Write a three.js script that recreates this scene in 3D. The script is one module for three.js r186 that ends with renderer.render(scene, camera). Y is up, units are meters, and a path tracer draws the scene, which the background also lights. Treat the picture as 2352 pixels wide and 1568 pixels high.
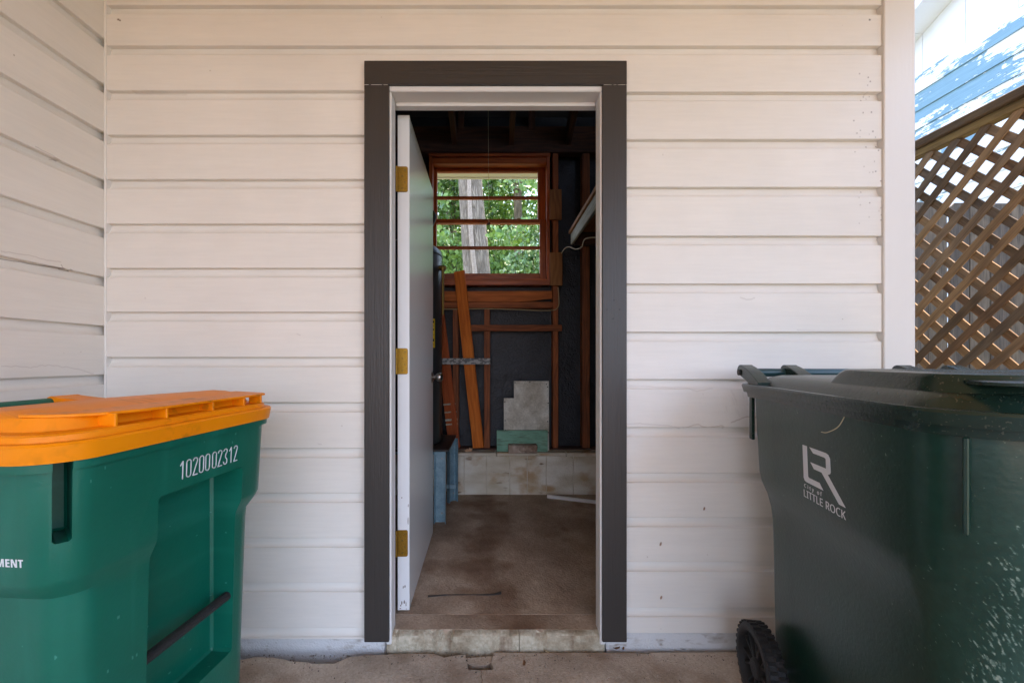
import * as THREE from 'three';
import { mergeGeometries, toCreasedNormals } from 'three/addons/utils/BufferGeometryUtils.js';
import { FontLoader } from 'three/addons/loaders/FontLoader.js';
import { TextGeometry } from 'three/addons/geometries/TextGeometry.js';
import { Brush, Evaluator, SUBTRACTION } from 'three-bvh-csg';

// ---------------------------------------------------------------- camera, sky, sun, exposure
const scene = new THREE.Scene();
const camera = new THREE.PerspectiveCamera(2 * Math.atan(784 / 980) * 180 / Math.PI, 1024 / 682, 0.05, 400);
const H = 1.074;                                  // lens height above the carport slab
camera.position.set(0, H, 0);
camera.lookAt(0, H, -1);
camera.setViewOffset(2352, 1568, 43, -40, 2352, 1568);   // a shifted lens keeps the uprights parallel
const renderer = new THREE.WebGLRenderer({ antialias: true });
renderer.toneMapping = THREE.LinearToneMapping;
renderer.toneMappingExposure = 5.0;
renderer.shadowMap.enabled = true;
{
  const w = 256, h = 128, d = new Float32Array(w * h * 4);
  for (let j = 0; j < h; j++) for (let i = 0; i < w; i++) {
    const el = ((j + .5) / h - .5) * Math.PI, t = Math.pow(Math.max(0, Math.sin(el)), .55);
    const k = (j * w + i) * 4;
    let c = [.86 + (.36 - .86) * t, .94 + (.58 - .94) * t, 1.06 + (1.08 - 1.06) * t];
    if (el < 0) c = [.25, .25, .22];
    d[k] = c[0]; d[k + 1] = c[1]; d[k + 2] = c[2]; d[k + 3] = 1;
  }
  const sky = new THREE.DataTexture(d, w, h, THREE.RGBAFormat, THREE.FloatType);
  sky.mapping = THREE.EquirectangularReflectionMapping;
  sky.magFilter = THREE.LinearFilter; sky.needsUpdate = true;
  scene.background = sky; scene.environment = sky;
}
const sun = new THREE.DirectionalLight(0xfff0dc, 4);
sun.position.set(4, 38, -12); sun.target.position.set(0, 0, 0);
sun.castShadow = true; sun.shadow.radius = 1.2; sun.shadow.mapSize.set(2048, 2048);
Object.assign(sun.shadow.camera, { left: -30, right: 30, top: 30, bottom: -30, near: 1, far: 120 });
scene.add(sun, sun.target);

// ---------------------------------------------------------------- helpers
const F = 980, VX = 1133, VY = 824;
const X = (px, d) => (px - VX) * d / F, Y = (py, d) => H - (py - VY) * d / F;   // measured photo point at a known distance -> metres
const D0 = 1.58;                                  // distance to the siding face
const wx = px => X(px, D0), wy = py => Y(py, D0);
function rng(seed) { let a = seed >>> 0; return () => { a = (a + 0x6D2B79F5) | 0; let t = Math.imul(a ^ (a >>> 15), 1 | a); t = (t + Math.imul(t ^ (t >>> 7), 61 | t)) ^ t; return ((t ^ (t >>> 14)) >>> 0) / 4294967296; }; }
const R0 = rng(7);
const hash = (x, y, s) => { let h = Math.imul(x | 0, 374761393) + Math.imul(y | 0, 668265263) + Math.imul(s | 0, 1274126177); h = Math.imul(h ^ (h >>> 13), 1274126177); return ((h ^ (h >>> 16)) >>> 0) / 4294967296; };
function vn(x, y, s, px = 0, py = 0) {            // value noise, tiling after px, py cells
  const xi = Math.floor(x), yi = Math.floor(y), fx = x - xi, fy = y - yi, u = fx * fx * (3 - 2 * fx), v = fy * fy * (3 - 2 * fy);
  const m = (a, p) => p ? ((a % p) + p) % p : a;
  const a = hash(m(xi, px), m(yi, py), s), b = hash(m(xi + 1, px), m(yi, py), s), c = hash(m(xi, px), m(yi + 1, py), s), e = hash(m(xi + 1, px), m(yi + 1, py), s);
  return a + (b - a) * u + (c - a) * v + (a - b - c + e) * u * v;
}
function fbm(x, y, s, px, py, o = 4) { let t = 0, a = .5, n = 0; for (let i = 0; i < o; i++) { t += a * vn(x, y, s + i, px, py); n += a; a *= .5; x *= 2; y *= 2; px *= 2; py *= 2; } return t / n; }
const clamp = (v, a = 0, b = 1) => Math.min(b, Math.max(a, v)), mixc = (a, b, t) => a.map((v, i) => v + (b[i] - v) * t);
const ss = (a, b, x) => { const t = clamp((x - a) / (b - a)); return t * t * (3 - 2 * t); };
function tex(w, h, fn, srgb = true) {             // fn(u, v) -> [r, g, b] 0..255, or a grey number
  const d = new Uint8Array(w * h * 4);
  for (let j = 0; j < h; j++) for (let i = 0; i < w; i++) {
    let c = fn(i / w, j / h); if (typeof c === 'number') c = [c, c, c];
    const k = (j * w + i) * 4; d[k] = clamp(c[0], 0, 255); d[k + 1] = clamp(c[1], 0, 255); d[k + 2] = clamp(c[2], 0, 255); d[k + 3] = 255;
  }
  const t = new THREE.DataTexture(d, w, h); t.wrapS = t.wrapT = THREE.RepeatWrapping; t.magFilter = THREE.LinearFilter; t.minFilter = THREE.LinearFilter;
  if (srgb) t.colorSpace = THREE.SRGBColorSpace; t.needsUpdate = true; return t;
}
const rep = (t, x, y) => { const c = t.clone(); c.repeat.set(x, y); c.needsUpdate = true; return c; };
const mat = o => new THREE.MeshStandardMaterial(o);
const lin = (r, g, b) => new THREE.Color().setRGB(r, g, b);
const used = {};
const numbered = n => { const k = used[n] = (used[n] ?? -1) + 1; return k ? `${n}_${String(k).padStart(3, '0')}` : n; };
const bases = new Map();
function tag(o, label, category, group, kind) { if (label) o.userData.label = label; if (category) o.userData.category = category; if (group) o.userData.group = group; if (kind) o.userData.kind = kind; return o; }
function thing(name, label, category, base = [0, 0, 0], group) {
  const g = new THREE.Group(); g.name = numbered(name); g.position.set(...base); scene.add(g);
  bases.set(g, new THREE.Vector3(...base)); return tag(g, label, category, group);
}
function shade(m) { m.castShadow = m.receiveShadow = true; return m; }
function part(parent, name, geo, m, pos, rot) {   // geometry in world metres, or at the origin and put at pos
  const o = shade(new THREE.Mesh(geo, m)); o.name = name; const b = bases.get(parent);
  if (pos) { o.position.set(...pos); if (b) o.position.sub(b); if (rot) o.rotation.set(...rot); bases.set(o, null); }
  else { if (b) geo.translate(-b.x, -b.y, -b.z); bases.set(o, b); }
  parent.add(o); return o;
}
function solo(name, geo, m, label, category, base = [0, 0, 0], group, kind) {
  const o = shade(new THREE.Mesh(geo, m)); o.name = numbered(name); geo.translate(-base[0], -base[1], -base[2]); o.position.set(...base); scene.add(o);
  return tag(o, label, category, group, kind);
}
function uvBox(g, long = 'x', ou = R0() * 7, ov = R0() * 7) {   // uv in metres, u along the grain
  if (g.index) g = g.toNonIndexed();
  const p = g.attributes.position, uv = new Float32Array(p.count * 2), a = new THREE.Vector3(), b = new THREE.Vector3(), c = new THREE.Vector3(), ax = ['x', 'y', 'z'];
  for (let i = 0; i < p.count; i += 3) {
    a.fromBufferAttribute(p, i); b.fromBufferAttribute(p, i + 1); c.fromBufferAttribute(p, i + 2);
    const n = b.clone().sub(a).cross(c.clone().sub(a)), m = [Math.abs(n.x), Math.abs(n.y), Math.abs(n.z)], dom = ax[m.indexOf(Math.max(...m))];
    let rest = ax.filter(k => k !== dom); if (rest[1] === long) rest = [rest[1], rest[0]];
    [a, b, c].forEach((v, k) => { uv[(i + k) * 2] = v[rest[0]] + ou; uv[(i + k) * 2 + 1] = v[rest[1]] + ov; });
  }
  g.setAttribute('uv', new THREE.BufferAttribute(uv, 2)); return g;
}
function triGeo(tris) { const g = new THREE.BufferGeometry(); g.setAttribute('position', new THREE.Float32BufferAttribute(tris, 3)); g.computeVertexNormals(); return g; }
function cbox(w, h, d, b = .003, long) {          // chamfered box centred on the origin
  const out = [], x = w / 2, y = h / 2, z = d / 2; b = Math.min(b, x * .45, y * .45, z * .45);
  const A = (i, j, k) => [i * x, j * (y - b), k * (z - b)], B = (i, j, k) => [i * (x - b), j * y, k * (z - b)], C = (i, j, k) => [i * (x - b), j * (y - b), k * z];
  const tri = (p, q, r) => {
    const n = [(q[1] - p[1]) * (r[2] - p[2]) - (q[2] - p[2]) * (r[1] - p[1]), (q[2] - p[2]) * (r[0] - p[0]) - (q[0] - p[0]) * (r[2] - p[2]), (q[0] - p[0]) * (r[1] - p[1]) - (q[1] - p[1]) * (r[0] - p[0])];
    const s = n[0] * (p[0] + q[0] + r[0]) + n[1] * (p[1] + q[1] + r[1]) + n[2] * (p[2] + q[2] + r[2]);
    s > 0 ? out.push(...p, ...q, ...r) : out.push(...p, ...r, ...q);
  }, quad = (p, q, r, s) => { tri(p, q, r); tri(p, r, s); };
  for (const i of [-1, 1]) {
    quad(A(i, -1, -1), A(i, 1, -1), A(i, 1, 1), A(i, -1, 1)); quad(B(-1, i, -1), B(1, i, -1), B(1, i, 1), B(-1, i, 1)); quad(C(-1, -1, i), C(1, -1, i), C(1, 1, i), C(-1, 1, i));
    for (const j of [-1, 1]) {
      quad(A(i, j, -1), A(i, j, 1), B(i, j, 1), B(i, j, -1)); quad(A(i, -1, j), A(i, 1, j), C(i, 1, j), C(i, -1, j)); quad(B(-1, i, j), B(1, i, j), C(1, i, j), C(-1, i, j));
      for (const k of [-1, 1]) tri(A(i, j, k), B(i, j, k), C(i, j, k));
    }
  }
  return uvBox(triGeo(out), long ?? (w >= h && w >= d ? 'x' : h >= d ? 'y' : 'z'));
}
const span = (x0, x1, y0, y1, z0, z1, b, long) => cbox(Math.abs(x1 - x0), Math.abs(y1 - y0), Math.abs(z1 - z0), b, long).translate((x0 + x1) / 2, (y0 + y1) / 2, (z0 + z1) / 2);
function extrudeX(prof, x0, x1, crease = .6) {    // prof [[y, z]...] counter-clockwise seen from +x ; run along x
  const t = [], n = prof.length, P = (i, x) => [x, prof[i][0], prof[i][1]];
  for (let i = 0; i < n; i++) { const j = (i + 1) % n; t.push(...P(i, x0), ...P(i, x1), ...P(j, x1), ...P(i, x0), ...P(j, x1), ...P(j, x0)); }
  for (const f of THREE.ShapeUtils.triangulateShape(prof.map(p => new THREE.Vector2(p[0], p[1])), [])) {
    t.push(...P(f[0], x1), ...P(f[1], x1), ...P(f[2], x1), ...P(f[2], x0), ...P(f[1], x0), ...P(f[0], x0));
  }
  return toCreasedNormals(triGeo(t), crease);
}
function poly(pts, depth, bevel = 0) {             // outline in x, y extruded from z = 0 towards +z
  const s = new THREE.Shape(pts.map(p => new THREE.Vector2(...p)));
  return new THREE.ExtrudeGeometry(s, { depth, bevelEnabled: bevel > 0, bevelSize: bevel, bevelThickness: bevel, bevelSegments: 1 });
}
const tube = (pts, r, seg = 40, rs = 8, closed = false) => new THREE.TubeGeometry(new THREE.CatmullRomCurve3(pts.map(p => new THREE.Vector3(...p)), closed), seg, r, rs, closed);
function beam(a, b, w, t, m, parent, name, bev = .002) { // a straight piece from a to b, width w sideways, thickness t
  const A = new THREE.Vector3(...a), B = new THREE.Vector3(...b), L = A.distanceTo(B), g = cbox(w, L, t, bev, 'y');
  const d = B.clone().sub(A).normalize(), q = new THREE.Quaternion().setFromUnitVectors(new THREE.Vector3(0, 1, 0), d);
  g.applyQuaternion(q); g.translate((A.x + B.x) / 2, (A.y + B.y) / 2, (A.z + B.z) / 2);
  return parent ? part(parent, name, g, m) : g;
}

// ---------------------------------------------------------------- textures and materials
const bumpBrush = tex(512, 512, (u, v) => 128 + 90 * (fbm(u * 6, v * 60, 3, 6, 60, 3) - .5) + 60 * (fbm(u * 40, v * 40, 9, 40, 40, 3) - .5), false);
const bumpFine = tex(512, 512, (u, v) => 255 * fbm(u * 40, v * 40, 5, 40, 40, 4), false);
const bumpRough = tex(512, 512, (u, v) => 255 * (.6 * fbm(u * 14, v * 14, 15, 14, 14, 5) + .4 * fbm(u * 90, v * 90, 19, 90, 90, 2)), false);
function woodMap(dark, light, seed, ringFreq = 14, streak = 1) {  // 1 m x 0.5 m tile, grain along u
  return tex(512, 512, (u, v) => {
    const w = fbm(u * 3, v * 8, seed, 3, 8, 3), g = .5 + .5 * Math.sin((v * ringFreq + w * 3.2) * Math.PI * 2), f = fbm(u * 10, v * 160, seed + 4, 10, 160, 2), b = fbm(u * 4, v * 4, seed + 8, 4, 4, 3);
    let t = .28 * g + .5 * f * streak + .45 * b - .1; const c = mixc(dark, light, clamp(t));
    return c;
  });
}
const bumpWood = tex(512, 512, (u, v) => 255 * fbm(u * 8, v * 130, 44, 8, 130, 3), false);
const wood = (dark, light, seed, o = {}) => mat({ map: rep(woodMap(dark, light, seed, o.ring ?? 14), 1, 2), bumpMap: rep(bumpWood, 1, 2), bumpScale: o.bump ?? .0012, roughness: o.rough ?? .75 });
const M = {};
M.jamb = mat({ color: lin(.74, .70, .66), roughness: .5, bumpMap: rep(bumpBrush, 2, 2), bumpScale: .0006 });
M.casing = new THREE.MeshPhysicalMaterial({ color: lin(.042, .036, .032), roughness: .4, specularIntensity: .8, bumpMap: rep(bumpBrush, 1, 3), bumpScale: .0017 });
M.doorFace = mat({ color: lin(.71, .69, .66), roughness: .24, bumpMap: rep(bumpFine, 3, 3), bumpScale: .0003 });
M.doorEdge = mat({ color: lin(.74, .73, .72), roughness: .45, bumpMap: rep(bumpBrush, 2, 2), bumpScale: .0006 });
M.brass = mat({ map: rep(tex(128, 128, (u, v) => mixc([128, 98, 36], [180, 140, 62], fbm(u * 12, v * 12, 611, 12, 12, 4))), 30, 30), metalness: 1, roughness: .46, bumpMap: rep(bumpFine, 20, 20), bumpScale: .0002 });
M.brassDark = mat({ color: lin(.22, .14, .04), metalness: 1, roughness: .5 });
M.nickel = mat({ color: lin(.42, .38, .34), metalness: 1, roughness: .28 });
M.core = mat({ color: lin(.05, .045, .04), roughness: .95 });
M.whiteTrim = mat({ color: lin(.77, .73, .675), roughness: .5, bumpMap: rep(bumpBrush, 2, 2), bumpScale: .0008 });
M.stud = wood([92, 46, 18], [190, 106, 54], 21);
M.stud2 = wood([80, 42, 20], [172, 98, 54], 22);
M.darkWood = wood([40, 22, 12], [96, 54, 30], 23);
M.orange = wood([178, 82, 18], [240, 142, 54], 24, { ring: 10 });
M.orange2 = wood([146, 72, 22], [218, 124, 54], 25, { ring: 9 });
M.sash = wood([122, 50, 12], [206, 104, 36], 26, { rough: .45 });
M.block = wood([112, 68, 30], [184, 122, 66], 28);
M.greyWood = mat({ map: rep(tex(512, 256, (u, v) => { const n = fbm(u * 20, v * 16, 61, 20, 16, 4), f = fbm(u * 8, v * 90, 66, 8, 90, 2); return mixc([96, 96, 96], [196, 192, 186], clamp((n > .53 ? .75 : .15) + .5 * (f - .5))); }), 3, 6), roughness: .85, bumpMap: rep(bumpWood, 1, 2), bumpScale: .001 });
M.lattice = [[[84, 60, 38], [160, 120, 80]], [[108, 80, 50], [188, 148, 102]], [[78, 63, 47], [138, 114, 88]], [[70, 53, 34], [136, 104, 70]], [[96, 73, 50], [170, 138, 102]]].map((c, i) => wood(c[0], c[1], 171 + i, { ring: 4 + i, bump: .002 }));
M.rail = wood([92, 70, 38], [170, 138, 78], 75, { ring: 6 });
M.railDark = wood([70, 52, 34], [124, 98, 66], 76, { ring: 6 });
M.picket = [0, 1].map(i => wood([[52, 44, 36], [62, 52, 40]][i], [[116, 100, 82], [128, 110, 88]][i], 78 + i, { ring: 6, bump: .003 }));
M.felt = mat({ map: rep(tex(512, 512, (u, v) => { const n = fbm(u * 9, v * 9, 81, 9, 9, 5), g = fbm(u * 80, v * 80, 84, 80, 80, 2), s = hash(u * 512, v * 512, 5) > .9975 ? 70 : 0; const b = 11 + 20 * n + 9 * g + s; return [b, b * 1.0, b * 1.25]; }), 1, 1), roughness: .5, bumpMap: rep(bumpRough, 1.5, 1.5), bumpScale: .007 });
M.cable = mat({ color: lin(.42, .30, .16), roughness: .6 });
M.cord = mat({ color: lin(.55, .48, .32), roughness: .8 });
M.glass = new THREE.MeshPhysicalMaterial({ color: 0xffffff, transmission: 1, thickness: 0, roughness: .02, ior: 1.5 });
M.galv = mat({ map: rep(tex(256, 256, (u, v) => { const n = fbm(u * 10, v * 10, 91, 10, 10, 3), s = fbm(u * 40, v * 40, 94, 40, 40, 2); const t = .5 * n + .5 * s; return mixc([104, 134, 148], [158, 184, 194], t); }), 3, 3), metalness: .35, roughness: .42 });
M.tank = mat({ color: lin(.03, .034, .036), roughness: .34, metalness: .2 });
M.tankTop = mat({ color: lin(.02, .02, .02), roughness: .5 });
M.yellow = mat({ color: lin(.75, .55, .02), roughness: .6 });
M.ink = mat({ color: lin(.02, .02, .02), roughness: .7 });
M.whitePrint = mat({ color: lin(.72, .72, .74), roughness: .6 });
M.black = mat({ color: lin(.018, .018, .019), roughness: .6, bumpMap: rep(bumpRough, 4, 4), bumpScale: .002 });
M.axle = mat({ color: lin(.25, .25, .26), metalness: 1, roughness: .5 });

// ---------------------------------------------------------------- siding
// marks that are on the paint itself: hairline cracks, flakes, insect specks, dirt along the laps
function wallPaint(x0, x1, y0, y1, seed, marks) {
  const w = 1024, h = Math.min(2048, Math.round(1024 * (y1 - y0) / (x1 - x0))), cv = document.createElement('canvas'); cv.width = w; cv.height = h;
  const c = cv.getContext('2d'), im = c.createImageData(w, h), r = rng(seed);
  for (let j = 0; j < h; j++) for (let i = 0; i < w; i++) {
    const x = x0 + (x1 - x0) * i / w, y = y1 - (y1 - y0) * j / h;
    const n = fbm(x * 5 + 40, y * 5 + 40, seed, 0, 0, 4), g = fbm(x * 12, y * 170, seed + 5, 0, 0, 2), s = fbm(x * 1.3 + 9, y * 30, seed + 9, 0, 0, 3);
    const k = (j * w + i) * 4, b = 1 + .05 * (n - .5) + .022 * (g - .5) + .018 * (s - .5);
    im.data[k] = 229 * b; im.data[k + 1] = 222 * b; im.data[k + 2] = 212 * b; im.data[k + 3] = 255;
  }
  c.putImageData(im, 0, 0);
  const T = (x, y) => [(x - x0) / (x1 - x0) * w, (y1 - y) / (y1 - y0) * h], sc = w / (x1 - x0);
  for (let i = 0; i < 36; i++) { const p = T(x0 + r() * (x1 - x0), y0 + r() * (y1 - y0)); c.fillStyle = `rgba(${90 + r() * 40},${70 + r() * 30},${50 + r() * 30},${.25 + .5 * r()})`; c.beginPath(); c.ellipse(p[0], p[1], (.0007 + .0012 * r()) * sc, (.0007 + .0014 * r()) * sc, r() * 3, 0, 7); c.fill(); }
  for (const m of marks) {
    if (m.line) { c.strokeStyle = m.c ?? 'rgba(120,102,88,.55)'; c.lineWidth = .7 * (m.w ?? .0012) * sc; c.beginPath(); m.line.forEach((p, i) => { const q = T(...p); i ? c.lineTo(...q) : c.moveTo(...q); }); c.stroke(); }
    if (m.spot) { const q = T(...m.spot); c.fillStyle = m.c ?? 'rgba(110,70,40,.9)'; c.beginPath(); c.ellipse(q[0], q[1], m.r * sc, m.r * sc * (m.e ?? 2), .3, 0, 7); c.fill(); }
  }
  const t = new THREE.CanvasTexture(cv); t.colorSpace = THREE.SRGBColorSpace; t.magFilter = THREE.LinearFilter; return t;
}
function jag(pts, n, amp, r) { const o = []; for (let i = 0; i + 1 < pts.length; i++) for (let k = 0; k < n; k++) { const t = k / n; o.push([pts[i][0] + (pts[i + 1][0] - pts[i][0]) * t + (r() - .5) * amp, pts[i][1] + (pts[i + 1][1] - pts[i][1]) * t + (r() - .5) * amp]); } o.push(pts.at(-1)); return o; }
const SID = .026, COVE = .036, DEEP = .020;
function boardGeo(y0, y1, x0, x1, cut) {            // drop siding: flat face, hollow cove under the lap; cut = height left if sawn off
  const e = y1 - y0, p = [];
  p.push([0, 0], [0, SID - .002], [.002, SID], [e - COVE, SID]);
  for (let i = 1; i <= 8; i++) { const a = i / 8 * Math.PI / 2; p.push([e - COVE + COVE * (1 - Math.cos(a)), SID - DEEP * Math.sin(a)]); }
  p.push([e + .004, SID - DEEP], [e + .004, 0]);
  const g = extrudeX(p.map(q => [q[0] + y0 + .0012, q[1]]), x0, x1, .35);
  const pos = g.attributes.position, r = R0() * 6;
  for (let i = 0; i < pos.count; i++) { const x = pos.getX(i); pos.setZ(i, pos.getZ(i) + .0007 * Math.sin(x * 3 + r)); }
  return g;
}
function wallUV(g, x0, x1, y0, y1, ax = 'x', flip = 1) { const p = g.attributes.position, uv = new Float32Array(p.count * 2); for (let i = 0; i < p.count; i++) { uv[i * 2] = (flip * (ax === 'x' ? p.getX(i) : p.getZ(i)) - x0) / (x1 - x0); uv[i * 2 + 1] = (p.getY(i) - y0) / (y1 - y0); } g.setAttribute('uv', new THREE.BufferAttribute(uv, 2)); return g; }

const XL = wx(240), XR = wx(2102), XC = wx(2026);   // inside corner, building corner, edge of the corner board
const cx0 = wx(839), cx1 = wx(1437), ox0 = wx(896), ox1 = wx(1381);
const leftLaps = [-85, 12, 105, 208, 310, 412, 514, 616, 717, 821, 925, 1030, 1133, 1236, 1338, 1442];
const rightLaps = [-85, 12, 105, 211, 320, 430, 542, 652, 763, 872, 982, 1087, 1189, 1291, 1396];
const sideLaps = [-241, -131, -20, 90, 195, 305, 415, 526, 637, 749, 861, 972, 1083, 1194, 1305, 1416];
const ZW = -D0 - SID;                               // plane the boards are nailed to (behind the face)
{
  const r = rng(31), paint = (x0, x1, s, marks) => mat({ map: wallPaint(x0, x1, 0, 2.8, s, marks), roughness: .55, bumpMap: rep(bumpBrush, (x1 - x0) * 1.6, 4.5), bumpScale: .0008 });
  const c1 = (a, b) => [wx(a), wy(b)];
  const mL = paint(XL, XC, 101, [
    { spot: c1(271, 45), r: .004, e: .7, c: 'rgba(90,66,48,.9)' }, { spot: c1(275, 47), r: .003, e: .8, c: 'rgba(70,55,40,.9)' },
    { line: jag([c1(300, 208), c1(420, 210)], 8, .002, r) },
    ...[[733, 1019], [684, 767]].map(p => ({ line: jag([c1(p[0] - 4, p[1]), c1(p[0] + 6, p[1] + 2)], 3, .003, r), w: .0015 })),
    { line: jag([c1(1448, 886), c1(1520, 890), c1(1580, 891), c1(1600, 899), c1(1640, 892)], 6, .003, r) },
    { line: jag([c1(1436, 974), c1(1470, 972), c1(1510, 976), c1(1540, 978), c1(1567, 985)], 8, .003, r), w: .0015 },
    { line: jag([c1(1575, 983), c1(1600, 974), c1(1625, 982), c1(1660, 977), c1(1668, 985)], 8, .003, r), w: .0015, c: 'rgba(120,92,66,.85)' },
    { line: jag([c1(1680, 970), c1(1700, 962), c1(1716, 957), c1(1750, 958)], 6, .004, r), w: .002, c: 'rgba(130,104,84,.9)' },
    ...Array.from({ length: 36 }, () => { const x = 1650 + r() * 105, y = 895 + r() * 60; return { line: jag([c1(x, y), c1(x + 3 + r() * 3, y + 10 + r() * 18)], 3, .002, r), w: .0009, c: r() > .5 ? 'rgba(150,132,122,.55)' : 'rgba(240,236,236,.8)' }; }),
    { spot: c1(1618, 1168), r: .0028, e: 2.2 }, { spot: c1(1518, 1249), r: .003, e: 2.4 }, { spot: c1(1519, 1372), r: .003, e: 2.2 }, { spot: c1(1999, 45), r: .003, e: 1, c: 'rgba(60,52,48,.9)' },
    { line: jag([c1(1700, 683), c1(1720, 689), c1(1735, 684)], 4, .004, r), w: .0018 }, { line: jag([c1(1640, 872), c1(1705, 877)], 5, .002, r) },
    { line: jag([c1(1830, 758), c1(2020, 760)], 10, .003, r), w: .0014 },
    ...Array.from({ length: 40 }, () => ({ spot: c1(1960 + r() * 66, 130 + r() * 420), r: .001 + .0012 * r(), e: 1.3, c: `rgba(84,66,54,${.4 + .5 * r()})` }))]);
  const wall = thing('siding_wall', 'white painted lap siding wall surrounding the open doorway', 'wall', [(XL + XR) / 2, 0, ZW]);
  const put = (a, b, l, h, nm = 'siding_board') => part(wall, nm, wallUV(boardGeo(l, h, a, b), XL, XC, 0, 2.8).translate(0, 0, ZW), mL);
  // full-width courses above the door, then the shorter courses either side of the casing
  put(XL, XC, wy(12), wy(-85)); put(XL, XC, wy(105), wy(12)); put(XL, XC, wy(-85), wy(-85) + .16);
  for (let i = 2; i + 1 < leftLaps.length; i++) put(XL, cx0, wy(leftLaps[i + 1]), wy(leftLaps[i]));
  for (let i = 2; i + 1 < rightLaps.length; i++) put(cx1, XC, wy(rightLaps[i + 1]), wy(rightLaps[i]));
  put(cx0, cx1, wy(147), wy(105));                                  // strip over the head casing
  part(wall, 'siding_board', wallUV(boardGeo(wy(1469), wy(1442), XL, cx0), XL, XC, 0, 2.8).translate(0, 0, ZW), mL);
  part(wall, 'siding_board', wallUV(boardGeo(wy(1455), wy(1396), cx1, XC), XL, XC, 0, 2.8).translate(0, 0, ZW), mL);
  // wall body behind the boards
  part(wall, 'wall_core', mergeGeometries([span(XL - .02, ox0 - .016, .03, 2.85, ZW - .002, -1.70, .001), span(ox1 + .016, XR - .01, .03, 2.85, ZW - .002, -1.70, .001), span(ox0 - .016, ox1 + .016, 2.078, 2.85, ZW - .002, -1.70, .001)]), M.core);
  const fm = mat({ map: rep(tex(512, 256, (u, v) => { const n = fbm(u * 12, v * 6, 111, 12, 6, 5), d = fbm(u * 30, v * 10, 115, 30, 10, 3); return mixc([210, 208, 206], [120, 104, 88], clamp((n - .62) * 3.5) * .7 + clamp((d - .7) * 5) * .6); }), 1, 6), roughness: .8, bumpMap: rep(bumpRough, 3, 3), bumpScale: .004 });
  part(wall, 'foundation', mergeGeometries([span(XL - .02, ox0 - .02, -.12, wy(1469) + .004, -1.70, -1.588, .004), span(ox1 + .02, XR - .004, -.12, wy(1455) + .004, -1.70, -1.588, .004)]), fm);
  const cb = part(wall, 'corner_board', span(XC + .001, XR - .016, .05, 2.85, ZW, ZW + .036, .003), M.whiteTrim);
  part(wall, 'corner_bead', new THREE.CylinderGeometry(.0125, .0125, 2.8, 14).translate(XR - .0125, 1.45, ZW + .022), M.whiteTrim);
  part(wall, 'corner_bead', span(XL - .002, XL + .007, .05, 2.8, ZW + .004, ZW + SID + .004, .003), M.whiteTrim);
  // side return of the building, seen from beyond the corner only
  part(wall, 'side_sheathing', span(XR - .02, XR - .003, .05, 3.4, -3.5, -1.70, .003), M.whiteTrim);

  // side wall at right angles: x = XL, facing +x, from the corner out past the camera
  const s1 = (a, b) => { const d = F * XL / (a - VX); return [-d, Y(b, d)]; };   // along z (negative) and height
  const mS = paint(-1.6, .2, 131, [
    { line: jag([s1(0, 577), s1(60, 585), s1(100, 596), s1(140, 602)], 6, .004, r), w: .0012 }, { line: jag([s1(140, 608), s1(146, 618), s1(170, 624), s1(160, 618)], 3, .004, r), w: .002, c: 'rgba(90,74,62,.7)' },
    { line: jag([s1(80, 336), s1(110, 352), s1(143, 370), s1(125, 366)], 4, .003, r), w: .0018 }, { line: jag([s1(0, 840), s1(70, 843), s1(110, 838), s1(170, 846), s1(215, 858)], 6, .005, r), w: .0012 },
    { line: jag([s1(0, 592), s1(150, 617)], 8, .002, r), w: .002, c: 'rgba(70,54,44,.8)' }]);
  const side = thing('siding_wall', 'white lap siding wall meeting the doorway wall at a right angle behind the yellow lidded cart', 'wall', [XL, 0, 0]);
  const yc = p => Y(p, D0);
  for (let i = 0; i + 1 < sideLaps.length; i++) {
    const g = boardGeo(yc(sideLaps[i + 1]), yc(sideLaps[i]), -3.6, 1.612).rotateY(Math.PI / 2); g.translate(XL - SID, 0, 0);
    part(side, 'siding_board', wallUV(g, -1.6, .2, 0, 2.8, 'z'), mS);
  }
  part(side, 'wall_core', span(XL - .16, XL - SID - .002, 0, 2.85, -1.70, 3.6, .001), M.core);
  part(side, 'foundation', span(XL - .16, XL - .02, -.12, yc(1416) + .004, -1.70, 3.6, .003), fm);
}

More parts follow.
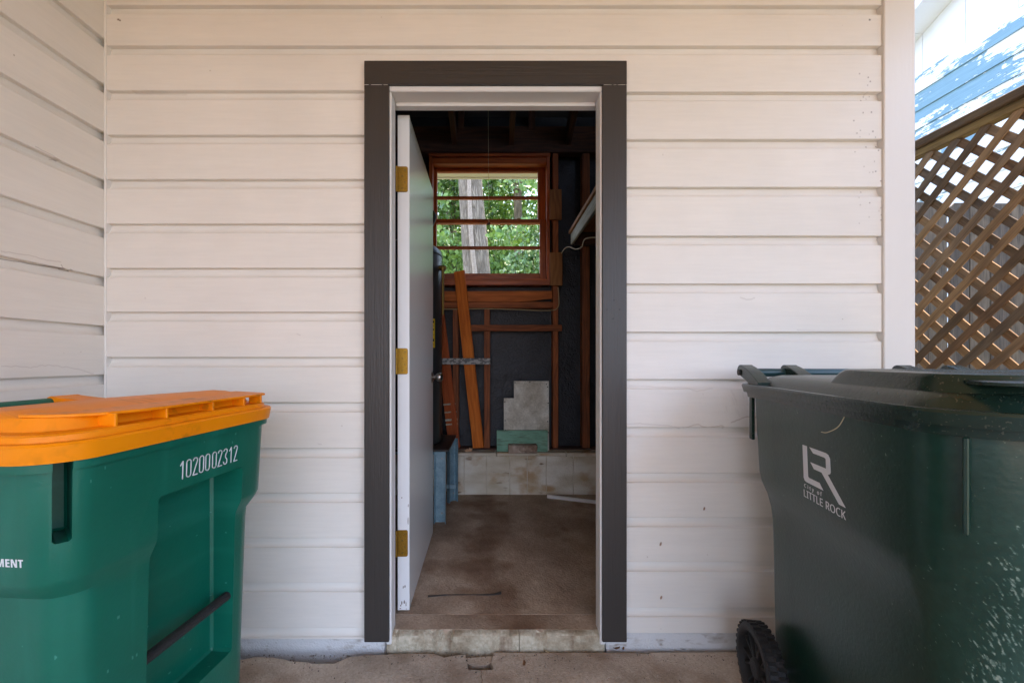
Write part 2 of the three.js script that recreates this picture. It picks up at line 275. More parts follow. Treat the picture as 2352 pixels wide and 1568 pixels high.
// ---------------------------------------------------------------- door frame and door
{
  const fr = thing('door_frame', 'dark grey painted door casing with white jamb around the open doorway', 'door frame', [(ox0 + ox1) / 2, 0, ZW]);
  const zc0 = ZW + .0005, zc1 = ZW + SID + .020, yt = wy(202), yb = wy(1467);
  part(fr, 'head_casing', span(cx0 + .001, cx1 - .001, yt + .0008, wy(147.5), zc0, zc1 + .001, .002), M.casing);
  part(fr, 'side_casing', span(cx0 + .001, ox0, yb, yt, zc0, zc1, .002), M.casing);
  const rc = part(fr, 'side_casing', span(ox1, cx1 - .001, yb, yt, zc0, zc1, .002), M.casing);
  for (const [a, b] of [[1407, 691], [1391, 712], [1420, 712], [1405, 733]]) sub(rc, 'nail_hole', new THREE.CylinderGeometry(.003, .003, .004, 10).rotateX(Math.PI / 2).translate(wx(a), wy(b), zc1 - .0014), M.ink);
  for (const [a, b] of [[842, 850], [856, 880], [884, 893], [1384, 1402], [1406, 1412], [1416, 1433]]) sub(a < 1100 ? fr.children[1] : rc, 'caulk_line', span(wx(a), wx(b), yt - .0011, yt - .0002, zc1 - .001, zc1 + .0006, .0002), M.jamb);
  const zf = ZW + SID + .008, zs = -1.64, zb = -1.700, j = .006;
  part(fr, 'head_jamb', span(ox0 - .015, ox1 + .015, wy(212), wy(202) + .016, zb, zf, .004), M.jamb);
  part(fr, 'head_stop', span(ox0 + j + .001, ox1 - j - .001, wy(212) - .014, wy(212) - .0004, -1.672, zs, .002), M.jamb);
  for (const [a, s] of [[ox0, 1], [ox1, -1]]) {
    part(fr, 'side_jamb', mergeGeometries([span(a - .015 * s, a + j * s, .02, wy(212) - .0006, zs, zf, .0035), span(a - .015 * s, a - .010 * s, .02, wy(212) - .0006, zb, zs - .0005, .001)]), M.jamb);
  }
  function sub(p, n, g, m) { const o = part(p, n, g, m); const b = bases.get(p); return o; }

  // the door, hinged at the inner edge of the jamb and swung into the room past a right angle
  const x0 = X(940, 1.712), x1 = X(994.6, 2.478), z0 = -1.712, z1 = -2.478, th = .046, ang = Math.atan2(x1 - x0, z0 - z1), len = Math.hypot(x1 - x0, z0 - z1);
  const dr = thing('door', 'flush white door swung open into the dark storage room', 'door', [x0, .066, z0]);
  dr.rotation.y = -ang; bases.set(dr, null);
  const dh = 2.052 - .066;
  part(dr, 'slab', cbox(th - .001, dh, len, .002).translate(-th / 2, dh / 2, -len / 2), M.doorFace);
  part(dr, 'hinge_stile', cbox(th + .0012, dh - .002, .004, .001).translate(-th / 2, dh / 2, -.0005), M.doorEdge);
  const hy = [[383, 441], [800, 859], [1217, 1277]].map(p => p.map(q => Y(q, 1.71) - .066));
  for (const [t, b] of hy) {
    const s = new THREE.Shape(), w = .040, hh = (t - b) / 2, q = .008; s.moveTo(0, -hh); s.lineTo(w - q, -hh); s.quadraticCurveTo(w, -hh, w, -hh + q); s.lineTo(w, hh - q); s.quadraticCurveTo(w, hh, w - q, hh); s.lineTo(0, hh);
    const g = new THREE.ExtrudeGeometry(s, { depth: .002, bevelEnabled: true, bevelSize: .0006, bevelThickness: .0006, bevelSegments: 1 }).translate(-th, (t + b) / 2, .0025);
    const h = part(dr, 'hinge', g, M.brass);
    for (let k = 0; k < 5; k++) part(h, 'knuckle', new THREE.CylinderGeometry(.0055, .0055, (t - b) / 5 - .001, 14).translate(-th - .004, b + (k + .5) * (t - b) / 5, .006), M.brass);
    for (let k = 0; k < 4; k++) part(h, 'screw', new THREE.CylinderGeometry(.0034, .0034, .0016, 10).rotateX(Math.PI / 2).translate(-th + (k % 2 ? .019 : .029), t - (k + .6) * (t - b) / 4.2, .0054), M.brassDark);
  }
  const chip = mat({ color: lin(.12, .06, .03), roughness: .9 }), cr = rng(88);
  for (const [x, y, w, h] of [[-.030, .030, .004, .018], [-.020, .034, .005, .014], [-.013, .026, .003, .020], [-.034, .020, .003, .008], [-.024, .094, .003, .012], [-.017, .096, .004, .010], [-.036, .008, .006, .003], [-.012, .006, .004, .003], [-.004, .42, .002, .016], [-.005, .36, .0025, .03], [-.030, .452, .004, .004]]) {
    const pts = []; for (let k = 0; k < 9; k++) { const a = k / 9 * 6.283, q = .7 + .6 * cr(); pts.push([x + w / 2 * q * Math.cos(a), y + h / 2 * q * Math.sin(a)]); }
    part(dr, 'paint_chip', poly(pts, .0004).translate(0, 0, .0014), chip);
  }
  const ky = .97 - .066, kz = -(len - .062);
  const kn = part(dr, 'knob', new THREE.LatheGeometry([[0, 0], [.011, .0], [.011, .012], [.0135, .016], [.02, .022], [.0255, .032], [.026, .040], [.0225, .050], [.013, .0565], [0, .058]].map(p => new THREE.Vector2(...p)), 28).rotateZ(-Math.PI / 2).translate(.006, ky, kz), M.nickel);
  part(kn, 'rose', new THREE.LatheGeometry([[0, 0], [.033, 0], [.032, .004], [.024, .009], [0, .010]].map(p => new THREE.Vector2(...p)), 28).rotateZ(-Math.PI / 2).translate(-.0005, ky, kz), M.nickel);
}

// ---------------------------------------------------------------- ground, carport slab, room floor
const concMap = (a, b, stain, seed, sc) => tex(1024, 1024, (u, v) => {
  const n = fbm(u * 6, v * 6, seed, 6, 6, 6), g = fbm(u * 120, v * 120, seed + 7, 120, 120, 2), st = fbm(u * 4 + .3, v * 4, seed + 11, 4, 4, 5), sp = hash(u * 1024, v * 1024, seed);
  let c = mixc(a, b, clamp(.9 * n + .4 * (g - .5))); c = mixc(c, stain, clamp((st - .52) * 4) * sc);
  if (sp > .9972) c = mixc(c, [225, 220, 210], .5); if (sp < .003) c = mixc(c, [50, 40, 34], .6); return c;
});
const FL = .055;                                    // storage room floor above the carport slab
{
  const gm = mat({ map: rep(tex(512, 512, (u, v) => { const n = fbm(u * 8, v * 8, 141, 8, 8, 5), g = fbm(u * 90, v * 90, 144, 90, 90, 2); return mixc([58, 66, 30], [122, 112, 72], clamp(n * 1.1 + .6 * (g - .5))); }), 40, 40), roughness: .95 });
  tag(solo('ground', new THREE.PlaneGeometry(240, 240).rotateX(-Math.PI / 2).translate(0, -.13, 0), gm), null, null, null, 'structure');
  const slabM = mat({ map: rep(concMap([146, 130, 112], [214, 198, 180], [126, 102, 82], 151, .6), 1.4, 1.4), roughness: .88, bumpMap: rep(bumpRough, 3, 3), bumpScale: .006 });
  // measured joint between the slab and the foundation, broken away in places (x along the wall, z)
  const G = (a, b) => { const px = (660 + a / 1.633) * .84, py = (1600 + b / 1.633) * .84, d = H * F / (py - VY); return [X(px, d), -d + .013]; };
  const far = [[XL + .01, -1.575], G(15, 320), G(70, 309), G(150, 312), G(205, 320), G(222, 328), G(300, 331), G(318, 338), G(420, 338), G(440, 330), G(488, 309), G(560, 301), G(640, 299), G(720, 294), G(860, 294), G(890, 304), G(905, 311), G(960, 301), G(1000, 299)];
  const notchL = [G(1010, 345), G(1012, 364)], crack = [G(1066, 366), G(1072, 378), G(1066, 392), G(1074, 408), G(1068, 428), G(1075, 452)];
  const far2 = [G(1126, 364), G(1124, 345), G(1116, 330), G(1130, 288), G(1180, 289), G(1300, 291), G(1500, 289), G(1700, 289), G(1800, 294), G(1812, 298), G(1824, 289), G(2100, 288), [XR + .05, -1.582]];
  const lastc = crack.at(-1), cr = jag([lastc, [lastc[0] + .02, -1.2], [lastc[0] - .04, -.5], [lastc[0] + .05, .6], [lastc[0] - .02, 3.7]], 7, .012, rng(9));
  const slabG = pts => { const s = new THREE.Shape(pts.map(p => new THREE.Vector2(p[0], -p[1]))); return uvBox(new THREE.ExtrudeGeometry(s, { depth: .1, bevelEnabled: true, bevelSize: .0015, bevelThickness: .003, bevelSegments: 2 }).rotateX(-Math.PI / 2).translate(0, -.103, 0), 'x', 0, 0); };
  const fl = new THREE.Group(); fl.name = 'carport_floor'; scene.add(fl); tag(fl, null, null, null, 'structure');
  const left = [...far, ...notchL, ...crack, ...cr, [XL + .01, 3.7]], right = [...far2, [2.0, -1.58], [2.0, 3.7], ...cr.slice().reverse().map(p => [p[0] + .005, p[1]]), ...crack.slice().reverse().map(p => [p[0] + .0045, p[1]])];
  for (const s of [left, right]) part(fl, 'slab', slabG(s), slabM);
  const chunk = [G(1006, 302), G(1118, 294), G(1112, 322), G(1098, 331), G(1030, 334), G(1014, 326), G(1002, 316)];
  part(fl, 'loose_chunk', slabG(chunk).scale(1, .35, 1).translate(0, -.009, 0), slabM);
  const dm = mat({ map: rep(tex(256, 256, (u, v) => mixc([22, 17, 13], [62, 48, 36], fbm(u * 20, v * 20, 161, 20, 20, 4))), 4, 4), roughness: 1 });
  tag(solo('soil', span(XL, 2.0, -.125, -.062, -1.7, -1.3, .002), dm), null, null, null, 'structure');
  tag(solo('driveway', span(XL - .2, 2.4, -.128, -.02, 3.72, 14, .005), mat({ map: rep(concMap([168, 124, 92], [216, 172, 136], [140, 98, 70], 157, .5), 1, 1), roughness: .9 })), null, null, null, 'structure');

  const fm = mat({ map: rep(concMap([136, 114, 94], [206, 184, 160], [112, 82, 60], 171, .8), 1.1, 1.1), roughness: .82, bumpMap: rep(bumpRough, 2, 2), bumpScale: .005 });
  const rf = new THREE.Group(); rf.name = 'room_floor'; scene.add(rf); tag(rf, null, null, null, 'structure');
  part(rf, 'slab', span(XL - .02, XR - .02, -.1, FL, -3.5, -1.702, .003, 'x'), fm);
  part(rf, 'slab', span(ox0 - .009, ox1 + .009, -.1, FL, -1.701, -1.6075, .002, 'x'), fm);
  const sillM = mat({ map: rep(tex(512, 512, (u, v) => { const n = fbm(u * 7, v * 7, 181, 7, 7, 5), g = fbm(u * 60, v * 60, 185, 60, 60, 3), s = fbm(u * 14, v * 5, 188, 14, 5, 4); let c = mixc([188, 178, 156], [142, 126, 102], clamp(n * 1.9 - .5)); c = mixc(c, [112, 88, 68], clamp((s - .58) * 4) * .6); return c.map(q => q + 46 * (g - .5)); }), 2.2, 2.2), roughness: .8, bumpMap: rep(bumpRough, 3, 3), bumpScale: .004 });
  const sill = (a, b, seed) => {                    // worn cast edge: the nosing wanders and is chipped
    const pr = [[-.1, -1.606], [-.1, -1.577], [.0, -1.577], [.030, -1.5775], [.041, -1.5785], [.048, -1.582], [.0525, -1.588], [.0548, -1.597], [.0556, -1.606]], n = 120, t = [], P = [];
    for (let k = 0; k <= n; k++) { const x = a + (b - a) * k / n, w = fbm(x * 14 + 50, 3, seed, 0, 0, 4) - .5, ch = Math.max(0, fbm(x * 22 + 90, 7, seed + 5, 0, 0, 3) - .6) * .05; P.push(pr.map(([y, z], i) => { const m = i > 2 && i < 8 ? 1 : i > 1 ? .3 : 0; return [x, y - m * ch * (i > 3 ? 1 : 0) + (i > 3 && i < 8 ? .004 * w : 0), z - m * (.006 * w + ch * .8)]; })); }
    for (let k = 0; k < n; k++) for (let i = 0; i + 1 < pr.length; i++) { const A = P[k][i], B = P[k + 1][i], C = P[k + 1][i + 1], E = P[k][i + 1]; t.push(...A, ...B, ...C, ...A, ...C, ...E); }
    for (const k of [0, n]) for (let i = 1; i + 1 < pr.length; i++) t.push(...P[k][0], ...P[k][i], ...P[k][i + 1]);
    return uvBox(toCreasedNormals(triGeo(t), .7), 'x', 0, 0);
  };
  part(rf, 'sill', sill(ox0 - .013, X(1192, 1.58), 631), sillM); part(rf, 'sill', sill(X(1192, 1.58) + .0022, ox1 + .013, 641), sillM);
  for (let i = 0; i < 6; i++) { const g = tube([[-.28, FL + .004, -1.83 + i * .002], [-.2, FL + .006, -1.835 + i * .001], [-.1, FL + .004, -1.838], [0, FL + .004, -1.835 - i * .002], [.035, FL + .003, -1.845 - i * .004]], .0014, 24, 5); if (i === 0) var wires = [g]; else wires.push(g); }
  solo('loose_wire', mergeGeometries(wires), mat({ color: lin(.07, .06, .055), roughness: .5, metalness: .4 }), 'bundle of thin grey wire lying on the storage room floor', 'wire', [-.1, FL, -1.835]);
}

// ---------------------------------------------------------------- roof and carport ceiling
{
  const rm = mat({ color: lin(.09, .085, .08), roughness: .95 }), cm = mat({ map: rep(woodMap([206, 154, 82], [242, 200, 120], 201, 8), 1, 2), roughness: .7 });
  const rf = thing('house_roof', 'shallow pitched roof over the carport with white eave outside the storage room window', 'roof', [0, 2.6, 0]);
  const x0 = -6, x1 = 1.92;
  const slopeP = [[2.80, -3.95], [3.98, -.6], [4.10, -.6], [2.90, -3.99]];
  part(rf, 'roof_deck', uvBox(extrudeX(slopeP.slice().reverse(), x0, x1)), rm);
  part(rf, 'roof_deck', uvBox(extrudeX([[3.98, -.598], [2.80, 2.45], [2.92, 2.49], [4.10, -.598]], x0, x1)), rm);
  for (let i = 0; i < 9; i++) part(rf, 'ceiling_board', span(XL, x1 - .02, 2.64, 2.656, -1.57 + i * .445, -1.574 + (i + 1) * .445, .002, 'x'), cm);
  part(rf, 'eave_soffit', span(x0, x1, 2.752, 2.764, -3.94, -3.452, .002), M.whiteTrim);
  part(rf, 'fascia', span(x0, x1, 2.745, 2.90, -3.975, -3.941, .002), M.whiteTrim);
  part(rf, 'fascia', span(x0, x1, 2.62, 2.82, 2.441, 2.48, .002), M.whiteTrim);
  part(rf, 'fascia', span(x1 - .019, x1 + .02, 2.60, 2.80, -1.55, 2.44, .002), M.whiteTrim);
  part(rf, 'post', cbox(.09, 2.64, .09, .005).translate(1.82, 1.3195, 2.3), M.whiteTrim);
}

// ---------------------------------------------------------------- storage room: back wall
const ZB = -3.30, q3 = (px, d = 3.3) => X(px, d), r3 = (py, d = 3.3) => Y(py, d);
{
  const w = thing('stud_wall', 'black felt papered stud wall with reddish framing around the storage room window', 'wall', [0, .38, -3.4]);
  const L = XL, Rr = XR - .02, wl = q3(985), wr = q3(1263), wt = r3(354), wb = r3(655);
  // paper in sheets round the window, buckled between the studs
  const sheet = (a, b, c, d, s) => {
    const g = new THREE.PlaneGeometry(b - a, d - c, 40, 40), p = g.attributes.position;
    for (let i = 0; i < p.count; i++) { const x = p.getX(i), y = p.getY(i); p.setZ(i, .010 * (fbm(x * 5 + 20, y * 4 + 20, s, 0, 0, 3) - .5) * 2 * ss(0, .05, Math.min(p.getX(i) + (b - a) / 2, (b - a) / 2 - p.getX(i), p.getY(i) + (d - c) / 2, (d - c) / 2 - p.getY(i)) + .01) + .006 * Math.abs(Math.sin((x * 1.7 + y * 1.1) * 9))); }
    g.computeVertexNormals(); return uvBox(g.toNonIndexed(), 'x').translate((a + b) / 2, (c + d) / 2, -3.400);
  };
  part(w, 'felt_paper', sheet(L, Rr, .37, wb, 211), M.felt); part(w, 'felt_paper', sheet(L, wl, wb, wt, 212), M.felt);
  part(w, 'felt_paper', sheet(wr, Rr, wb, wt, 213), M.felt); part(w, 'felt_paper', sheet(L, Rr, wt, 3.0, 214), M.felt);
  part(w, 'sheathing', mergeGeometries([span(L, Rr, .2, wb, -3.45, -3.415, .001), span(L, wl, wb + .0005, wt - .0005, -3.45, -3.415, .001), span(wr, Rr, wb + .0005, wt - .0005, -3.45, -3.415, .001), span(L, Rr, wt, 3.0, -3.45, -3.415, .001)]), M.core);
  const st = (a, b, y0, y1, m = M.stud, z0 = -3.388, z1 = ZB) => part(w, 'stud', span(q3(a), q3(b), y0, y1, z0, z1, .002), m);
  st(1270, 1282.5, .385, 2.665); st(1338, 1355, .385, 2.665, M.stud2); st(1112, 1125.5, .385, r3(708) - .001, M.stud2); st(1040, 1053, .385, r3(708) - .001, M.stud2);
  for (const x of [-1.2, -.9, -.6, 1.15]) part(w, 'stud', span(x, x + .04, .385, 2.665, -3.388, ZB, .002), M.stud2);
  for (const px of [1052, 1215]) st(px, px + 14, r3(300), r3(246) + .1, M.darkWood, -3.388, ZB + .012);
  part(w, 'top_plate', span(L, Rr, r3(350), r3(290), -3.386, ZB + .005, .003), M.darkWood);
  part(w, 'header', span(wl - .02, wr - .0, r3(350) - .012, r3(350) - .001, -3.386, ZB, .002), M.darkWood);
  // curved-edged boards under the window
  const ob = poly([[q3(990), r3(690)], [q3(1100), r3(692)], [q3(1180), r3(693)], [q3(1225), r3(690)], [q3(1250), r3(686)], [q3(1268), r3(685)], [q3(1268), r3(668)], [q3(990), r3(669)]], .03, .001);
  part(w, 'rough_sill', uvBox(ob).translate(0, 0, -3.335), M.orange2);
  part(w, 'rough_sill', span(q3(985), q3(1269.5), r3(707), r3(693), -3.386, ZB + .005, .002), M.stud);
  part(w, 'brace', span(q3(1082, 3.28), q3(1291, 3.28), r3(760, 3.28), r3(746, 3.28), ZB + .001, ZB + .021, .002), M.stud);
  part(w, 'packing_block', span(q3(1263.6, 3.27), q3(1290.5, 3.27), r3(503, 3.27), r3(434, 3.27), ZB + .001, ZB + .028, .002, 'y'), M.block);
  part(w, 'packing_block', span(q3(1263.6, 3.27), q3(1292, 3.27), r3(655, 3.27), r3(579, 3.27), ZB + .001, ZB + .028, .002, 'y'), M.block);
  part(w, 'bottom_plate', span(L, Rr, .372, .384, -3.388, ZB + .004, .002), M.darkWood);

  // concrete block curb under the framing
  const cm = i => mat({ map: rep(tex(256, 256, (u, v) => {
    const n = fbm(u * 6, v * 6, 221 + i * 7, 6, 6, 5), s = fbm(u * 9, v * 5, 231 + i, 9, 5, 5), ed = Math.min(v, 1 - v);
    let c = mixc([224, 216, 200], [188, 170, 140], clamp(n * 1.8 - .5)); c = mixc(c, [166, 118, 70], clamp((s - .56) * 4) * .6); c = mixc(c, [120, 96, 72], clamp((fbm(u * 14, v * 14, 241 + i, 14, 14, 3) - .74) * 6)); return c;
  }), .8, 2), roughness: .8, bumpMap: rep(bumpRough, 3, 3), bumpScale: .006 });
  const cms = [0, 1, 2].map(cm), curb = thing('block_curb', 'stained whitewashed concrete block curb along the base of the storage room back wall', 'curb', [0, FL, -3.3]);
  const joints = [-1.43, -1.2, -.8, q3(1000, 3.2), q3(1066, 3.2), q3(1118, 3.2), q3(1171, 3.2), q3(1211, 3.2), q3(1255, 3.2), q3(1317, 3.2), q3(1392, 3.2), 1.25, XR - .03], r = rng(55);
  for (let i = 0; i + 1 < joints.length; i++) part(curb, 'block', uvBox(span(joints[i] + .0004, joints[i + 1] - .0004, FL, .345, -3.414, -3.20 + (r() - .5) * .002, .0025), 'x', 0, 0), cms[0]);
  for (const [a, b] of [[-1.43, q3(1140, 3.2)], [q3(1140, 3.2) + .004, q3(1300, 3.2)], [q3(1300, 3.2) + .003, XR - .03]]) part(curb, 'cap', span(a, b, .3462, .3712, -3.414, -3.19 + (r() - .5) * .006, .005), cms[1]);
}
// ---------------------------------------------------------------- window
{
  const d = 3.32, x = p => X(p, d), y = p => Y(p, d), zf = -3.32;
  const w = thing('window', 'two-over-two sash window in reddish brown wood frame, trees outside', 'window', [x(1120), y(655), -3.36]);
  const xl = x(986), xr = x(1262.5), B = (n, a, b, c, e, z0, z1, m = M.sash, bv = .003) => part(w, n, span(a, b, c, e, z0, z1, bv), m);
  B('side_casing', xl, x(994), y(654.5), y(357), -3.452, zf + .02); B('side_casing', x(1255), xr, y(654.5), y(357), -3.452, zf + .02);
  B('head_casing', x(994) + .0005, x(1255) - .0005, y(377), y(363), -3.452, zf + .012);
  B('head_ledge', xl - .001, xr + .001, y(362.4), y(355.5), -3.452, zf + .032);
  B('stool', xl, xr + .001, y(656), y(645), -3.452, zf + .03); B('sill', x(994) + .0005, x(1255) - .0005, y(644.6), y(640), -3.452, zf + .02);
  const sash = (nm, a, b, t, bt, mid, z, rails) => {
    const zz = [z - .017, z + .017];
    const s = part(w, nm, span(a, x(1001), bt, t, ...zz, .003), M.sash);
    const add = (n, ...q) => part(s, n, span(...q, .003), M.sash);
    add('stile', x(rails.r), b, bt, t, ...zz); add('rail', x(1001) + .0004, x(rails.r) - .0004, y(rails.t), t, ...zz); add('rail', x(1001) + .0004, x(rails.r) - .0004, bt, y(rails.b), ...zz);
    add('muntin', x(1001) + .0004, x(rails.r) - .0004, y(mid + 3.4), y(mid - 3.4), z - .012, z + .014);
    for (const [p, q] of [[rails.t, mid - 3.4], [mid + 3.4, rails.b]]) part(s, 'pane', new THREE.PlaneGeometry(x(rails.r) - x(1001) + .008, y(p) - y(q) + .008).translate((x(1001) + x(rails.r)) / 2, (y(p) + y(q)) / 2, z), M.glass);
    return s;
  };
  sash('upper_sash', x(994) + .0006, x(1255) - .0006, y(377.4), y(507), 445.5, -3.405, { r: 1237.6, t: 385.6, b: 496 });
  sash('lower_sash', x(994) + .0006, x(1255) - .0006, y(501), y(639.6), 566, -3.365, { r: 1241, t: 509, b: 626 });
  const c = thing('pull_cord', 'thin pull cord with a small tag hanging in front of the window', 'cord', [X(1122, 2.6), 2.0, -2.6]);
  part(c, 'cord', tube([[X(1121, 2.6), 3.2, -2.6], [X(1121.5, 2.6), 2.5, -2.6], [X(1123, 2.6), Y(512, 2.6), -2.6]], .0011, 20, 6), M.cord);
  part(c, 'tag', cbox(.022, .012, .004, .001).rotateZ(.3).translate(X(1122, 2.6), Y(514, 2.6), -2.6), M.darkWood);
  part(c, 'cord', tube([[X(1119, 2.6), Y(517, 2.6), -2.6], [X(1117, 2.6), Y(540, 2.6), -2.6], [X(1118, 2.6), Y(570, 2.6), -2.6]], .0009, 12, 6), M.darkWood);
}
// ---------------------------------------------------------------- things standing and leaning in the room
{
  const lean = (name, t, b, w, m, label, dz = [-3.262, -3.235], thk = .02) => { const g = beam([X(t[0], -dz[0]), Y(t[1], -dz[0]), dz[0]], [X(b[0], -dz[1]), Y(b[1], -dz[1]), dz[1]], w, thk); return solo(name, g, m, label, 'plank', [X(b[0], -dz[1]), .372, dz[1]], 'planks leaning on the back wall'); };
  lean('plank', [1055, 623], [1099, 1028], .087, M.orange, 'bright orange brown plank leaning against the window stool');
  const b2 = mat({ map: rep(tex(512, 512, (u, v) => { const f = fbm(u * 10, v * 120, 251, 10, 120, 2), n = fbm(u * 5, v * 6, 255, 5, 6, 4); return mixc([140, 60, 26], [214, 116, 64], clamp(.5 * f + .6 * n - .1)); }), 1, 2), roughness: .75, bumpMap: rep(bumpWood, 1, 2), bumpScale: .001 });
  const pb = lean('plank', [1004, 690], [1044, 1028], .094, b2, 'reddish plank with pale paint smears leaning under the grey batten', [-3.262, -3.228]);
  const smear = mat({ map: rep(tex(256, 64, (u, v) => mixc([188, 186, 172], [150, 112, 84], clamp(fbm(u * 10, v * 8, 261, 10, 8, 4) * 2 - .6))), 8, 8), roughness: .8 });
  for (const [py, h, tint] of [[928, .012, 0], [946, .010, 0], [964, .016, 1], [974, .01, 0]]) {
    const px = 1004 + (1044 - 1004) * (py - 690) / 338, g = cbox(.092, h, .0012, .0003).rotateZ(.118 - .02).translate(X(px, 3.22) - pb.position.x, Y(py, 3.22) - pb.position.y, -3.2215 - pb.position.z);
    const o = shade(new THREE.Mesh(g, smear)); o.name = 'paint_smear'; pb.add(o);
  }
  solo('grey_batten', span(X(1010, 3.2), X(1126, 3.2), Y(837, 3.2), Y(822.5, 3.2), -3.221, -3.203, .002), M.greyWood, 'weathered grey batten nailed across the two leaning planks', 'batten', [X(1070, 3.2), Y(837, 3.2), -3.21]);
  const wp = mat({ map: rep(tex(512, 512, (u, v) => { const n = fbm(u * 4, v * 4, 271, 4, 4, 5), g = fbm(u * 60, v * 60, 275, 60, 60, 3); let c = mixc([226, 222, 210], [164, 152, 130], clamp(n * 2 - .7)); return c.map(q => q + 40 * (g - .5)); }), 2, 2), roughness: .85 });
  const e = p => X(p, 3.26), k = p => Y(p, 3.26);
  const pn = solo('stepped_board', uvBox(poly([[e(1157.5), k(1024)], [e(1261.5), k(1024)], [e(1261.5), k(865)], [e(1181), k(865)], [e(1181), k(904.5)], [e(1157.5), k(904.5)]], .008, .0006)).rotateX(-.03).translate(0, .1 - .1, 0).translate(0, 0, -3.268), wp, 'grimy white stepped panel with nail holes propped under the window', 'panel', [e(1210), k(1024), -3.26]);
  { const b = new THREE.Box3().setFromObject(pn); pn.position.y += .3735 - b.min.y; pn.position.z += -3.292 - b.min.z; }
  for (const [a, b] of [[1183, 868], [1217, 867], [1255, 872], [1258, 878], [1259, 915], [1159.5, 912], [1160, 955], [1161, 977], [1258, 957], [1259, 982]]) { const o = shade(new THREE.Mesh(new THREE.CylinderGeometry(.0045, .0045, .003, 8).rotateX(Math.PI / 2).translate(e(a) - e(1210), k(b) - k(1024), .0225 - .03 * (k(b) - k(1024))), M.ink)); o.name = 'nail_hole'; pn.add(o); o.position.z = -.012 - .0; }
  const gm = mat({ map: rep(tex(512, 256, (u, v) => { const f = fbm(u * 9, v * 60, 281, 9, 60, 3), n = fbm(u * 7, v * 5, 285, 7, 5, 4); let c = mixc([138, 180, 154], [104, 148, 124], n); return mixc(c, [74, 66, 52], clamp((f - .64) * 8) * .7); }), 2, 5), roughness: .75 });
  solo('green_board', span(X(1141, 3.23), X(1258, 3.23), .3735, Y(988, 3.23), -3.238, -3.222, .002), gm, 'short green painted board with peeling grain standing in front of the white panel', 'board', [X(1200, 3.23), .3735, -3.23]);
  const bm = mat({ map: rep(tex(256, 256, (u, v) => mixc([196, 176, 158], [104, 80, 64], clamp(fbm(u * 7, v * 7, 291, 7, 7, 5) * 1.7 - .4))), 3, 3), roughness: .95, bumpMap: rep(bumpRough, 6, 6), bumpScale: .002 });
  {
    const ev = new Evaluator(); ev.useGroups = false; const a = new Brush(cbox(.215, .062, .085, .004)); a.updateMatrixWorld();
    let g = a; for (const [x, y, s] of [[.0, .0, .022], [.062, -.006, .02], [.03, -.004, .012]]) { const b = new Brush(new THREE.SphereGeometry(s, 14, 10).scale(1.4, .8, .6)); b.position.set(x, y, .044); b.updateMatrixWorld(); g = ev.evaluate(g, b, SUBTRACTION); }
    const gg = uvBox(g.geometry.index ? g.geometry.toNonIndexed() : g.geometry); gg.computeVertexNormals();
    solo('brick', gg.translate(X(1200, 3.2), .404, -3.2 + .0), bm, 'chipped grey brown brick lying on the curb before the green board', 'brick', [X(1200, 3.2), .3725, -3.2]);
  }
  { const r = rng(71), sp = mat({ color: lin(.5, .3, .17), roughness: .9 }); for (const [px, py, h, sz] of [[1068, 1026, .02, 'small'], [1075, 1024, .03, 'larger']]) solo('torn_paper', uvBox(poly([[0, 0], [.03, 0], [.034, h], [.022, h * .6], [.014, h * 1.1], [.006, h * .5], [-.006, h * .8]], .002)).rotateX(-.2).translate(X(px, 3.24), .3735, -3.225), sp, `${sz} torn scrap of tan paper beside the foot of the orange plank`, 'scrap', [X(px, 3.24), .3735, -3.225], 'torn paper scraps'); }
  solo('white_stick', beam([X(1259, 3.08), FL + .012, -3.13], [X(1392, 2.95), FL + .012, -2.98], .02, .02), M.whiteTrim, 'pale stick lying on the floor in front of the block curb', 'stick', [.6, FL, -3.05]);
  // cable stapled under the window, and the loose lead to the shelf
  const z = -3.285, cp = (a, b, d = 3.285) => [X(a, d), Y(b, d), -d];
  solo('cable', tube([cp(1000, 710), cp(1060, 709.5), cp(1120, 709), cp(1180, 710.5), cp(1262, 713), cp(1276, 711), cp(1283, 703), cp(1284, 685), cp(1282, 660, 3.3)], .0042, 80, 7), M.cable, 'tan cable running under the window and curving up at the stud', 'cable', [0, Y(712, 3.285), z]);
  solo('cable', tube([cp(1290, 582, 3.24), cp(1296, 572, 3.2), cp(1308, 567, 3.1), cp(1322, 572, 3.0), cp(1336, 567, 2.9), cp(1344, 549, 2.8), cp(1372, 545, 2.7), cp(1400, 546, 2.6)], .0035, 60, 7), M.cable, 'wavy tan cable between the packing block and the hanging shelf', 'cable', [.5, 1.9, -3.0]);
  // shelf on the other side of the room, its long edge board seen from below
  const sh = thing('shelf', 'high wooden shelf with pale edge board along the storage room wall', 'shelf', [.9, 1.93, -2.5]);
  const sx = X(1311, 3.2), pale = wood([112, 104, 84], [176, 172, 150], 301);
  part(sh, 'edge_board', span(sx, sx + .02, Y(562, 3.2), Y(537, 3.2), -3.2, -1.75, .003, 'z'), pale);
  part(sh, 'shelf_board', span(sx - .012, 1.50, Y(536, 3.2), Y(528, 3.2), -3.22, -1.75, .003, 'z'), M.block);
  part(sh, 'ledger', span(sx + .021, 1.50, Y(566, 3.2), Y(537, 3.2), -3.19, -3.15, .003, 'x'), M.darkWood);
  part(sh, 'ledger', span(sx + .021, 1.50, Y(566, 3.2), Y(537, 3.2), -2.4, -2.36, .003, 'x'), M.darkWood);
  // water heater on its stand behind the door
  const hc = [-.60, -2.86], hr = .255;
  const hs = thing('heater_stand', 'blue galvanised steel stand with channel legs under the water heater', 'stand', [hc[0], FL, hc[1]]);
